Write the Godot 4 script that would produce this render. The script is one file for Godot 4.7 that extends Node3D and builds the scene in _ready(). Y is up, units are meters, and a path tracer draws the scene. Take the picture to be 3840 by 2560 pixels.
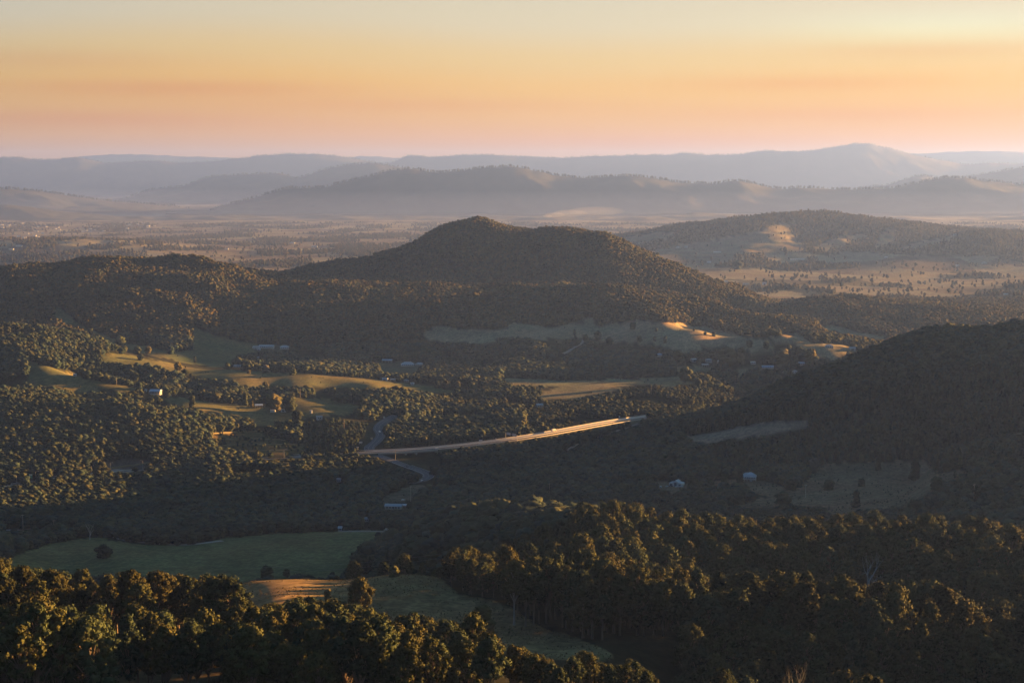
extends Node3D
# A wooded valley at sunset, seen from a lookout 380 m above it. x runs to the right, y is height above the valley floor, -z is straight ahead.

const FOCAL := 4000.0          # lens in pixels of a 2352 x 1568 picture
const EYE := 380.0
const SKYLINE := 400.0         # row of the true horizon in that picture
const MID_X := 1176.0
const MID_Y := 784.0
var tilt := atan((MID_Y - SKYLINE) / FOCAL)
var ct := cos(tilt)
var sn := sin(tilt)

# What was surveyed off the photograph: "P canopy  column,row,metres ahead" gives a point of the ground under a canopy of that height, "H 0 column,height,metres ahead" a ground height behind something.
const SURVEY := """
P 14 700,612,4600 800,592,4650 860,582,4700 930,562,4700 980,537,4700 1020,513,4700 1060,503,4700 1090,497,4700 1120,503,4700 1180,517,4650 1260,525,4600 1340,527,4550 1400,540,4500 1440,562,4450 1490,587,4400 1540,608,4350 1600,638,4300 1680,662,4250 1760,690,4200 # centre hill crest
H 0 800,110,4230 1000,105,4230 1200,100,4200 1350,105,4150 1500,80,4000 1650,60,3900 # saddle behind front ridge
H 0 500,15,5400 800,12,5400 1100,12,5500 1400,10,5400 1700,10,5200 # plain behind the centre hill
P 14 -700,620,3900 -300,640,3900 0,612,4000 80,605,4000 150,600,4000 260,592,4050 330,603,4000 390,590,4150 460,590,4150 520,600,4150 570,617,4100 620,638,3980 720,637,3950 800,642,3950 900,646,3950 1000,649,3950 1100,655,3900 1200,655,3900 1300,648,3900 1380,650,3850 1480,665,3800 1600,690,3700 1700,712,3650 1800,735,3600 1880,748,3550 1940,762,3500 # left ridge and the front ridge crest
H 0 -300,30,4700 0,30,4700 300,25,4800 500,25,4800 -700,30,4800 # behind left ridge
P 0 125,715,3600 180,745,3500 250,772,3420 330,790,3350 400,800,3300 440,757,3500 520,778,3450 600,792,3420 660,800,3400 750,785,3450 850,780,3450 960,768,3500 1000,748,3550 1150,757,3500 1240,755,3500 1330,735,3560 1450,737,3500 1520,742,3450 1600,757,3400 1700,775,3300 1800,795,3200 1900,800,3200 # foot of the ridge
P 0 740,815,3350 900,835,3250 1100,830,3270 1300,835,3230 1500,835,3230 1650,835,3230 1800,845,3150 1080,868,3000 1250,880,2950 1400,880,2950 1600,870,3000 1000,930,2700 1300,930,2700 1500,920,2750 # valley floor far
H 0 1600,60,3520 1700,48,3480 1800,40,3420 1250,58,3380 1400,52,3400 # folds behind the paddock knolls
P 0 900,970,2500 860,985,2430 965,1090,2150 940,1130,2000 905,1166,1900 1100,1000,2420 1300,990,2440 # valley floor roads
H 0 1200,12,2150 1400,14,2200 1150,15,1900 1300,16,1900 700,12,2150 500,14,2100 # valley floor middle
P 12 -300,700,3050 0,745,3050 60,748,3050 130,755,3020 190,770,3000 245,790,2950 # upper spur crest wooded
P 0 290,818,2950 330,826,2950 400,848,2900 470,855,2880 560,853,2900 700,858,2880 800,868,2880 870,878,2850 # upper spur crest grass
H 0 -300,80,3450 0,72,3400 130,70,3280 200,62,3230 300,50,3180 450,36,3150 580,30,3150 700,32,3120 # dip behind the spur
P 0 400,880,2780 560,885,2750 700,888,2750 850,892,2700 # spur front face
P 0 60,835,2700 130,852,2650 210,866,2620 300,890,2580 380,910,2560 # second spur
P 0 480,916,2600 560,919,2600 640,917,2620 740,925,2600 830,936,2580 560,970,2450 700,978,2430 760,985,2400 # third spur
H 0 200,48,2720 300,42,2700 450,34,2680 600,32,2670 750,30,2650 # dips between spurs
P 14 -300,870,2350 0,882,2400 60,888,2400 150,900,2380 280,905,2380 350,922,2360 420,952,2330 480,990,2300 540,1020,2280 # dark forest hill crest
H 0 0,52,2560 200,46,2500 330,34,2470 # behind the dark hill
P 0 -300,1110,2060 0,1112,2030 150,1100,2080 280,1076,2160 420,1062,2200 620,1057,2230 720,1053,2250 830,1042,2275 490,975,2370 600,1000,2360 700,1026,2320 # highway foot
H 0 0,14,1850 200,12,1850 400,12,1850 600,10,1850 800,12,1900 0,20,1700 300,18,1760 500,14,1780 700,14,1790 880,15,1780 -300,20,1850 # forest valley
P 0 60,1228,1720 # sports field
P 0 0,1292,1420 60,1278,1480 150,1255,1560 250,1237,1620 330,1245,1600 420,1252,1580 480,1243,1600 560,1232,1640 640,1226,1660 720,1222,1670 800,1221,1670 880,1222,1660 100,1320,1420 300,1300,1440 550,1320,1420 700,1310,1440 830,1300,1460 # green paddock dome
H 0 0,70,1150 300,60,1150 600,58,1180 800,60,1200 950,75,1150 -300,80,1150 # gully behind the foreground
P 0 540,1350,870 600,1338,880 680,1332,880 760,1334,870 880,1322,880 960,1318,880 1040,1340,850 600,1385,790 760,1400,780 900,1400,780 1050,1420,760 1200,1440,730 1300,1480,690 1400,1510,650 # foreground field
P 0 0,1440,690 100,1430,700 250,1450,690 400,1460,680 550,1470,670 700,1500,640 900,1530,610 1100,1550,580 0,1568,580 400,1568,575 1000,1620,520 1500,1620,520 # grove base
H 0 0,165,800 250,160,800 430,166,780 -300,170,780 -300,215,600 # behind the left grove
H 0 -300,265,330 0,262,330 600,264,330 1176,265,330 1800,262,330 2352,258,330 2800,262,330 # camera mountain
P 24 1180,1275,790 1330,1300,760 1480,1320,740 1560,1325,730 1640,1342,720 1750,1342,720 1880,1345,710 2030,1352,700 2180,1385,680 2230,1425,660 2265,1490,620 # near right ridge
H 0 1600,176,620 1800,174,610 2000,174,600 2200,166,600 1660,229,480 2000,229,480 2352,215,480 2352,160,650 2600,192,660 2800,194,720 # front gully
H 0 1500,158,830 1700,128,850 1900,125,850 2100,130,840 2300,155,800 2700,168,800 # gully between the right ridges
P 24 1060,1240,930 1180,1228,950 1300,1215,980 1400,1168,1050 1480,1200,1030 1560,1205,1020 1720,1213,1000 1850,1212,1000 2010,1205,1000 2150,1218,980 2270,1235,950 2352,1255,930 2700,1245,930 # back right ridge
P 20 900,1240,1300 960,1215,1280 1040,1180,1250 1120,1158,1250 1200,1147,1250 1300,1152,1220 # dark knoll
H 0 1150,30,1600 1300,35,1600 1500,40,1500 1700,45,1400 1900,50,1400 2100,60,1350 2352,80,1300 1700,110,1150 2000,112,1150 2700,110,1300 # behind the right ridges
P 0 1400,1115,2000 1540,1112,2000 1725,1105,1980 1900,1070,2050 2100,1060,2050 2000,1130,1850 1700,1180,1750 1850,1190,1700 2000,1180,1680 2150,1100,1850 # right lower fields
P 14 2500,930,1800 2352,988,1800 2260,1000,1820 2150,1045,1820 2100,1080,1780 2352,1100,1600 2250,1150,1550 2352,1200,1450 # right lower spur
H 0 2352,62,2030 2200,52,2060 2700,90,2050 # gully behind the spur
P 14 2352,728,2400 2290,738,2400 2220,742,2400 2180,740,2400 2080,762,2390 2000,792,2380 1930,822,2370 1840,848,2370 1760,882,2380 1650,930,2400 1560,952,2420 2200,870,2200 2000,950,2160 2352,880,2150 # right big hill
P 14 2700,600,2400 3100,500,2450
P 0 1580,1010,2240 1700,1000,2220 1850,972,2200 # clearing
H 0 2352,50,2740 2100,38,2700 1900,27,2640 1800,25,2600 1700,24,2570 1600,23,2560 2700,70,2850 3200,80,2950 2352,45,3000 # behind big hill
P 14 1780,690,4280 1850,682,4300 1926,674,4350 2000,678,4350 2100,690,4300 2200,700,4250 2352,715,4200 # wooded hill right
H 0 1700,25,4000 1900,25,3900 2100,25,3800 2352,20,3700 2800,25,3800 1800,18,4700 2000,14,4800 2352,12,4800 # round it
H 0 -700,8,5900 0,8,5800 500,8,5900 1200,8,6100 1800,8,5700 2352,8,5700 3000,8,5700 -700,8,6900 0,8,6900 500,8,6900 1200,8,6900 # plain
P 8 1430,560,8200 1540,525,8400 1600,515,8500 1680,508,8500 1760,495,8600 1840,487,8700 1900,490,8700 1960,502,8600 2040,510,8500 2080,516,8500 2150,526,8400 2200,538,8200 2240,530,8000 2300,533,8000 2352,545,7900 2600,560,8000 # field hill right
P 6 1766,521,8200 1726,556,7800 1706,576,7500 1926,546,8000 1866,568,7650 1976,538,8150 2026,541,8100 2011,566,7700 2116,566,7700 2176,546,8000 # spurs of the field hill
H 0 1846,72,8000 1886,78,8150 1800,42,7550 1990,52,7850 1955,32,7600 2070,38,7750 1640,60,7900 # gullies between them
P 0 1430,600,7300 1600,600,7300 1800,595,7400 2000,592,7400 2200,600,7300 2352,600,7300 2700,600,7300
H 0 1430,15,10300 1800,15,10300 2352,15,10300 2800,15,10300 1200,12,8800 900,12,8600 600,12,9000 # behind the field hill
P 10 -300,552,8300 0,550,8300 150,548,8400 300,555,8200 420,575,8000 # low wooded rise left
H 0 -500,12,9600 0,12,9600 300,12,9600 600,12,10500 -500,8,7500 0,8,7600 300,8,7600 # 
H 0 -900,15,13500 0,15,13500 600,15,13500 1200,15,13500 1800,15,13500 2400,15,13500 3200,15,13500
"""

# Open ground: name, nearest and farthest metres, then its outline as column,row
const OPEN := """
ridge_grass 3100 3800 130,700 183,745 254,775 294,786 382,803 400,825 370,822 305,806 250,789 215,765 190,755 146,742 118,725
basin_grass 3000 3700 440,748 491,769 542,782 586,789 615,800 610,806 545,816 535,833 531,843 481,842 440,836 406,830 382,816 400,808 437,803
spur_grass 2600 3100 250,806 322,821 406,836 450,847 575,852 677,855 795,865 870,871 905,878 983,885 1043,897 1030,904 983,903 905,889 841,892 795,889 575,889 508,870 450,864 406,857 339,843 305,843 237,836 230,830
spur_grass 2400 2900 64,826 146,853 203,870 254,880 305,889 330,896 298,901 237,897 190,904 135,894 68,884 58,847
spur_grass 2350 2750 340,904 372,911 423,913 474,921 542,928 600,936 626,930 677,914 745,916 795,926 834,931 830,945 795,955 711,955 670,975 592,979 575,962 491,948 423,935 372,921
scrub 2200 2450 484,995 592,988 630,1005 700,1020 694,1040 640,1052 560,1050 490,1030
cutting 2050 2300 230,1060 325,1050 355,1060 338,1082 264,1090 233,1077
scrub 1900 2300 521,1083 626,1080 626,1100 528,1097
clearing 1850 2150 940,1113 1036,1117 1054,1129 933,1150 877,1160 873,1143
yard 1800 2000 870,1158 932,1158 932,1172 870,1172
sports_field 1600 1800 0,1220 135,1213 135,1225 71,1231 68,1248 17,1236
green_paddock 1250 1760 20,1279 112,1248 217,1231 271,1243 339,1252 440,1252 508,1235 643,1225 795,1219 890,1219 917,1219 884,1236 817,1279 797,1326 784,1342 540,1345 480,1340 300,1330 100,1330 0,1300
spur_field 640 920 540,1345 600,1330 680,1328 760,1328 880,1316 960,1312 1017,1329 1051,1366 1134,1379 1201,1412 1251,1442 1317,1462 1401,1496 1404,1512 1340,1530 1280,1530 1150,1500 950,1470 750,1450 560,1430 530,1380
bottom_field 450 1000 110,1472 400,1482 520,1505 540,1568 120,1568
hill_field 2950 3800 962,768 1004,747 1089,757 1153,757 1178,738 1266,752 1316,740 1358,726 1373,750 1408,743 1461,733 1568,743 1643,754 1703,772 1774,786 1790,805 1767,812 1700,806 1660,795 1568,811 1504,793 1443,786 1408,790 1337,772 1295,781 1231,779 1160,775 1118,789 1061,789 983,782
hill_field 2700 4200 1855,786 1937,789 1962,804 1919,825 1880,821 1873,807 1845,796
hill_field 3100 4300 1873,747 1933,749 1979,763 2043,773 2033,779 2008,779 1962,772 1909,761
hill_field 2900 4000 1767,772 1837,765 1870,790 1840,797 1780,790
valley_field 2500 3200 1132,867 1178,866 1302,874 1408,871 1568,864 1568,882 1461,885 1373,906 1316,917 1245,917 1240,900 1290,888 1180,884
valley_field 2600 3200 1519,871 1625,878 1632,881 1519,889
valley_field 2700 3300 1689,846 1749,846 1731,860 1696,871
valley_field 2700 3400 1551,841 1643,841 1636,853 1554,860
yard 3000 3500 862,832 962,832 962,857 877,857
yard 3100 3700 575,792 665,792 665,806 575,806
bare_field 2100 2500 1561,1002 1643,991 1767,967 1873,965 1856,977 1838,988 1731,1002 1678,1009 1625,1020 1590,1013
brown_field 1500 2150 1519,1112 1572,1108 1696,1098 1767,1105 1820,1129 1891,1066 1997,1060 2121,1055 2157,1087 2227,1073 2245,1069 2210,1090 2157,1112 2121,1147 2086,1165 1979,1172 1926,1197 1891,1165 1820,1161 1625,1175 1618,1179 1767,1140 1696,1119 1625,1119 1519,1129
brown_field 1850 2150 1387,1119 1514,1104 1568,1108 1568,1136 1511,1136 1497,1126
striped_hill 6900 9600 1400,548 1500,535 1560,533 1530,552 1430,565
striped_hill 6900 9600 1440,592 1560,562 1700,540 1800,512 1832,507 1812,530 1842,558 1852,577 1700,587 1600,590
striped_hill 6900 9600 1858,574 1920,546 1980,535 2000,544 1950,561 1900,577
striped_hill 6900 9600 2008,572 2020,540 2046,521 2062,530 2050,562
striped_hill 6900 9600 2050,577 2110,556 2190,540 2200,548 2150,562 2100,574
road_verge 2150 2700 822,1046 822,1030 1000,1024 1200,1003 1484,953 1484,966 1200,1014 1012,1036 985,1048
road_verge 2250 2600 822,1036 840,985 880,953 907,955 872,985 862,1036
road_verge 1950 2280 918,1052 950,1056 988,1075 990,1095 965,1104 945,1100 930,1078
"""
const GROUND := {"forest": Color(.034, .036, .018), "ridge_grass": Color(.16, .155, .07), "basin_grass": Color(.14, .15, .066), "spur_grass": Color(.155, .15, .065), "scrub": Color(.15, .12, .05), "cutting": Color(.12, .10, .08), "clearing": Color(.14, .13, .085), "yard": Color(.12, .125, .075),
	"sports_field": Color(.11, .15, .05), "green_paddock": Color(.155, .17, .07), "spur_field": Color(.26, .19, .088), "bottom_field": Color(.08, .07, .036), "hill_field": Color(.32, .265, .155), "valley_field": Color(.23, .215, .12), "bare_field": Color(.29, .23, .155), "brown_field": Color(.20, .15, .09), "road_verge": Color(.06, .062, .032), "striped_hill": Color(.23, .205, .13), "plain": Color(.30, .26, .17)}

var rng := RandomNumberGenerator.new()
var relief := FastNoiseLite.new()
var patch := FastNoiseLite.new()
var fields := FastNoiseLite.new()

# ------------------------------------------------------------------ picture <-> place
func spot(px: float, py: float, ahead: float) -> Vector3:          # the point so many metres ahead that the photograph shows there
	var b := -(py - MID_Y) / FOCAL
	var t := ahead / (ct + b * sn)
	return Vector3((px - MID_X) / FOCAL * t, EYE + t * (-sn + b * ct), -ahead)

func shown(p: Vector3) -> Vector2:                                 # and back
	var y := p.y - EYE
	var zc := -p.z * ct - y * sn
	return Vector2(MID_X + FOCAL * p.x / zc, MID_Y - FOCAL * (y * ct - p.z * sn) / zc)

# ------------------------------------------------------------------ the lie of the land
const NU := 620
const NV := 580
const U0 := -6.6
const U1 := 7.6
var V0 := log(0.32) * 4.0
var V1 := log(14.0) * 4.0
var land := PackedFloat32Array()
var cover := PackedInt32Array()       # per picture cell, an outline's number + 1
var outline_names := []
var outline_near := []
var outline_far := []

func survey() -> void:
	var pu := PackedFloat64Array()
	var pv := PackedFloat64Array()
	var ph := PackedFloat64Array()
	for line in SURVEY.split("\n", false):
		var words := line.get_slice("#", 0).split(" ", false)
		if words.size() < 3: continue
		for k in range(2, words.size()):
			var c := words[k].split_floats(",")
			var p := spot(c[0], c[1] if words[0] == "P" else 900.0, c[2])
			pu.append(p.x / c[2] * 10.0)
			pv.append(log(c[2] / 1000.0) * 4.0)
			ph.append(p.y - float(words[1]) if words[0] == "P" else c[1])
	var n := pu.size()
	var rows := []
	for i in n + 1:
		var r := PackedFloat64Array()
		r.resize(n + 2)
		if i < n:
			for j in n:
				var du := pu[i] - pu[j]
				var dv := pv[i] - pv[j]
				r[j] = sqrt(du * du + dv * dv + 0.0144)
			r[n] = 1.0
			r[n + 1] = ph[i]
		else:
			for j in n: r[j] = 1.0
		rows.append(r)
	for k in n + 1:                                                # Gauss
		var best := k
		for i in range(k + 1, n + 1):
			if absf(rows[i][k]) > absf(rows[best][k]): best = i
		var top: PackedFloat64Array = rows[best]
		rows[best] = rows[k]
		rows[k] = top
		var inv := 1.0 / top[k]
		for i in range(k + 1, n + 1):
			var row: PackedFloat64Array = rows[i]
			var f := row[k] * inv
			if f == 0.0: continue
			for j in range(k, n + 2): row[j] -= f * top[j]
			rows[i] = row
	var w := PackedFloat64Array()
	w.resize(n + 1)
	for k in range(n, -1, -1):
		var row: PackedFloat64Array = rows[k]
		var s := row[n + 1]
		for j in range(k + 1, n + 1): s -= row[j] * w[j]
		w[k] = s / row[k]
	# a coarse sheet, then a fine one by cubic steps with small relief added
	var cu := 160
	var cv := 150
	var coarse := PackedFloat32Array()
	coarse.resize(cu * cv)
	for j in cv:
		var v := V0 + (V1 - V0) * (j - 1) / (cv - 3.0)
		for i in cu:
			var u := U0 + (U1 - U0) * (i - 1) / (cu - 3.0)
			var s := w[n]
			for k in n:
				var du := u - pu[k]
				var dv := v - pv[k]
				s += w[k] * sqrt(du * du + dv * dv + 0.0144)
			coarse[j * cu + i] = s
	land.resize(NU * NV)
	var across := PackedFloat32Array()
	across.resize(NU * cv)
	for i in NU:
		var f := 1.0 + i / (NU - 1.0) * (cu - 3.001)
		var a := int(f)
		f -= a
		for j in cv:
			var o := j * cu + a
			across[j * NU + i] = cubic_interpolate(coarse[o], coarse[o + 1], coarse[o - 1], coarse[o + 2], f)
	for j in NV:
		var f := 1.0 + j / (NV - 1.0) * (cv - 3.001)
		var a := int(f)
		f -= a
		var ahead := exp((V0 + (V1 - V0) * j / (NV - 1.0)) / 4.0) * 1000.0
		var rough := 2.2 + 11.0 * smoothstep(2900.0, 3900.0, ahead)
		for i in NU:
			var o := a * NU + i
			var h := cubic_interpolate(across[o], across[o + NU], across[o - NU], across[o + 2 * NU], f)
			var x := (U0 + (U1 - U0) * i / (NU - 1.0)) / 10.0 * ahead
			var steep := clampf((h - 18.0) / 60.0, 0.12, 1.0)
			var r := relief.get_noise_2d(x, ahead)
			if ahead > 3000.0: r = lerpf(r, (absf(relief.get_noise_2d(x * 0.5 + 900.0, ahead * 0.5)) * 3.0 - 0.6), smoothstep(3000.0, 3800.0, ahead) * 0.6)
			land[j * NU + i] = h + r * rough * steep

func ground(x: float, ahead: float) -> float:
	var fu := clampf((x / ahead * 10.0 - U0) / (U1 - U0), 0.0, 0.9999) * (NU - 1)
	var fv := clampf((log(ahead / 1000.0) * 4.0 - V0) / (V1 - V0), 0.0, 0.9999) * (NV - 1)
	var i := int(fu)
	var j := int(fv)
	fu -= i
	fv -= j
	var o := j * NU + i
	return lerpf(lerpf(land[o], land[o + 1], fu), lerpf(land[o + NU], land[o + NU + 1], fu), fv)

func on_ground(px: float, py: float, near := 420.0, far := 13000.0) -> Vector3:   # where the line of sight through that pixel first meets the ground
	var a := near
	while a < far:
		var p := spot(px, py, a)
		if ground(p.x, a) >= p.y:
			var lo := a / 1.004
			for k in 12:
				var m := (lo + a) / 2.0
				var q := spot(px, py, m)
				if ground(q.x, m) >= q.y: a = m
				else: lo = m
			p = spot(px, py, a)
			return Vector3(p.x, ground(p.x, a), -a)
		a *= 1.004
	var e := spot(px, py, far)
	return Vector3(e.x, ground(e.x, far), -far)

const CELL := 3.0
const CW := 784
const CH := 523
func outlines() -> void:
	cover.resize(CW * CH)
	for line in OPEN.split("\n", false):
		var words := line.split(" ", false)
		var poly := PackedVector2Array()
		var box := Rect2()
		for k in range(3, words.size()):
			var c := words[k].split_floats(",")
			poly.append(Vector2(c[0], c[1]))
			box = Rect2(poly[0], Vector2.ZERO) if k == 3 else box.expand(poly[-1])
		outline_names.append(words[0])
		outline_near.append(float(words[1]))
		outline_far.append(float(words[2]))
		for j in range(maxi(0, int(box.position.y / CELL)), mini(CH, int(box.end.y / CELL) + 1)):
			for i in range(maxi(0, int(box.position.x / CELL)), mini(CW, int(box.end.x / CELL) + 1)):
				if Geometry2D.is_point_in_polygon(Vector2((i + 0.5) * CELL, (j + 0.5) * CELL), poly): cover[j * CW + i] = outline_names.size()

func open_at(px: float, py: float, ahead: float, slack := 0.0) -> int:     # number of the outline the place lies in, or -1
	var i := int(px / CELL)
	var j := int(py / CELL)
	if i < 0 or j < 0 or i >= CW or j >= CH: return -1
	var k := cover[j * CW + i] - 1
	return k if k >= 0 and ahead > outline_near[k] - slack and ahead < outline_far[k] else -1

func wooded(x: float, ahead: float) -> float:                      # how wooded the far plain is, above 0 where trees stand
	return patch.get_noise_2d(x, ahead * 0.55)

func ground_kind(x: float, h: float, ahead: float) -> String:
	var q := shown(Vector3(x, h, -ahead))
	q += Vector2(relief.get_noise_2d(x * 3.0, ahead * 3.0), relief.get_noise_2d(ahead * 3.0, x * 3.0)) * 3.0
	var k := open_at(q.x, q.y, ahead)
	if k >= 0: return outline_names[k]
	if ahead > 4700.0 and h < 40.0 + relief.get_noise_2d(x * 0.3, ahead * 0.3) * 20.0: return "plain"
	if ahead > 6900.0 and (ahead > 9300.0 or x < 400.0) and wooded(x * 1.4 + 3000.0, ahead) < 0.06: return "plain"
	return "forest"

# ------------------------------------------------------------------ naming
func tag(o: Node, label: String, category := "", group := "", kind := "") -> Node:
	o.set_meta("label", label)
	if category: o.set_meta("category", category)
	if group: o.set_meta("group", group)
	if kind: o.set_meta("kind", kind)
	return o

var used := {}
func numbered(called: String) -> String:
	used[called] = used.get(called, -1) + 1
	return called if used[called] == 0 else "%s_%03d" % [called, used[called]]

func show_mesh(called: String, mesh: Mesh, material: Material, parent: Node = null) -> MeshInstance3D:
	var o := MeshInstance3D.new()
	o.name = numbered(called) if parent == null else called
	o.mesh = mesh
	o.material_override = material
	(parent if parent else self).add_child(o, true)
	return o

func thing(called: String, label: String, category: String, at: Vector3, turn := 0.0, group := "") -> Node3D:
	var o := Node3D.new()
	o.name = numbered(called)
	add_child(o)
	o.position = at
	o.rotation.y = turn
	tag(o, label, category, group)
	return o

# ------------------------------------------------------------------ shapes
class Shape:
	var v := PackedVector3Array()
	var n := PackedVector3Array()
	var c := PackedColorArray()
	var tint := Color.WHITE
	func tri(a: Vector3, b: Vector3, d: Vector3, na: Vector3, nb: Vector3, nd: Vector3) -> void:
		if (d - a).cross(b - a).dot(na + nb + nd) < 0.0:
			v.append_array([a, d, b])
			n.append_array([na, nd, nb])
		else:
			v.append_array([a, b, d])
			n.append_array([na, nb, nd])
		c.append_array([tint, tint, tint])
	func flat(a: Vector3, b: Vector3, d: Vector3, out: Vector3) -> void:
		var f := (d - a).cross(b - a).normalized()
		if f.dot(out) < 0.0: f = -f
		tri(a, b, d, f, f, f)
	func quad(a: Vector3, b: Vector3, d: Vector3, e: Vector3, out: Vector3) -> void:
		flat(a, b, d, out)
		flat(a, d, e, out)
	func box(center: Vector3, size: Vector3, turn := Basis.IDENTITY) -> void:
		var s := size / 2.0
		for axis in 3:
			for side in [-1.0, 1.0]:
				var f := Vector3.ZERO
				f[axis] = side * s[axis]
				var p := Vector3.ZERO
				p[(axis + 1) % 3] = s[(axis + 1) % 3]
				var q := Vector3.ZERO
				q[(axis + 2) % 3] = s[(axis + 2) % 3]
				quad(center + turn * (f - p - q), center + turn * (f + p - q), center + turn * (f + p + q), center + turn * (f - p + q), turn * f)
	func tube(pts: Array, radii: Array, sides := 6) -> void:
		var prev := []
		for k in pts.size():
			var along: Vector3 = (pts[mini(k + 1, pts.size() - 1)] - pts[maxi(k - 1, 0)]).normalized()
			var e := along.cross(Vector3.RIGHT if absf(along.x) < 0.8 else Vector3.FORWARD).normalized()
			var g := along.cross(e)
			var ring := []
			for i in sides:
				var d := e * cos(TAU * i / sides) + g * sin(TAU * i / sides)
				ring.append([pts[k] + d * radii[k], d])
			if k > 0:
				for i in sides:
					var a = prev[i]; var b = prev[(i + 1) % sides]; var d = ring[(i + 1) % sides]; var f = ring[i]
					tri(a[0], b[0], d[0], a[1], b[1], d[1])
					tri(a[0], d[0], f[0], a[1], d[1], f[1])
			prev = ring
	func done() -> ArrayMesh:
		var m := ArrayMesh.new()
		var a := []
		a.resize(Mesh.ARRAY_MAX)
		a[Mesh.ARRAY_VERTEX] = v
		a[Mesh.ARRAY_NORMAL] = n
		a[Mesh.ARRAY_COLOR] = c
		m.add_surface_from_arrays(Mesh.PRIMITIVE_TRIANGLES, a)
		return m

func paint(color: Color, rough := 0.9, vertex := false) -> StandardMaterial3D:    # color is a linear base colour
	var m := StandardMaterial3D.new()
	m.albedo_color = color.linear_to_srgb()
	m.roughness = rough
	m.metallic_specular = 0.3
	m.vertex_color_use_as_albedo = vertex
	return m

# ------------------------------------------------------------------ air and light
const EXPOSURE := 9.6
var toward_sun := Vector3(sin(deg_to_rad(60.0)) * cos(deg_to_rad(5.3)), sin(deg_to_rad(5.3)), -cos(deg_to_rad(60.0)) * cos(deg_to_rad(5.3)))

func sky_color(up: float, round_: float) -> Color:                 # degrees above the horizon, degrees right of straight ahead
	var stops := [[-1.0, Color(.7, .26, .08)], [0.5, Color(.78, .27, .05)], [1.2, Color(.98, .39, .07)], [2.0, Color(1.0, .46, .08)], [2.9, Color(1.02, .55, .12)], [3.8, Color(.94, .63, .25)], [5.0, Color(.82, .70, .47)], [7.0, Color(.68, .67, .54)], [12.0, Color(.38, .48, .50)], [24.0, Color(.12, .28, .40)], [50.0, Color(.045, .18, .32)], [90.0, Color(.035, .15, .30)]]
	var wave := 0.25 * sin(round_ * 0.21 + 0.7) * sin(round_ * 0.083 + 2.0)
	var e := up + wave * smoothstep(0.3, 2.0, up) * (1.0 - smoothstep(8.0, 20.0, up))
	var c: Color = stops[-1][1]
	for k in stops.size() - 1:
		if e < stops[k + 1][0]:
			c = stops[k][1].lerp(stops[k + 1][1], smoothstep(0.0, 1.0, clampf((e - stops[k][0]) / (stops[k + 1][0] - stops[k][0]), 0.0, 1.0)) * 0.4 + 0.6 * clampf((e - stops[k][0]) / (stops[k + 1][0] - stops[k][0]), 0.0, 1.0))
			break
	# thin smoke bands low over the ranges
	var band := 0.0
	for b in [[-11.0, 2.75, 5.5, .22, .10], [-14.0, 1.75, 5.0, .2, .08], [9.5, 2.9, 4.0, .2, .08], [4.0, 0.95, 7.0, .35, .08], [13.5, 3.9, 3.5, .2, .06], [11.0, 1.9, 5.0, .16, .07], [-3.0, 2.25, 6.0, .14, .06], [-15.0, 3.6, 4.0, .3, .05], [14.0, 4.6, 5.0, .5, -.07], [40.0, 3.0, 14.0, .5, .1], [-48.0, 2.4, 15.0, .4, .1], [95.0, 2.8, 20.0, .5, .1], [170.0, 2.5, 24.0, .5, .1], [-110.0, 3.0, 20.0, .4, .1]]:
		band += b[4] * exp(-pow((round_ - b[0]) / b[2], 2.0) - pow((up - b[1]) / b[3], 2.0))
	c = c * Color(1.0, 1.0 - band * 2.2, 1.0 - band * 3.2) * (1.0 - band * 0.7)
	# brighter and yellower towards the sun, duller and bluer away from it
	var dir := Vector3(sin(deg_to_rad(round_)) * cos(deg_to_rad(up)), sin(deg_to_rad(up)), -cos(deg_to_rad(round_)) * cos(deg_to_rad(up)))
	var near := dir.dot(toward_sun) * 0.5 + 0.5
	var glow := pow(near, 3.0)
	c = c * lerpf(0.5, 1.12, smoothstep(0.2, 1.0, near)) + Color(.30, .20, .07) * glow * 0.35
	var far := 1.0 - smoothstep(0.25, 0.75, near)
	c = c.lerp(Color(c.r * 0.62, c.g * 0.95, c.b * 1.6), far)
	return c

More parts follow.
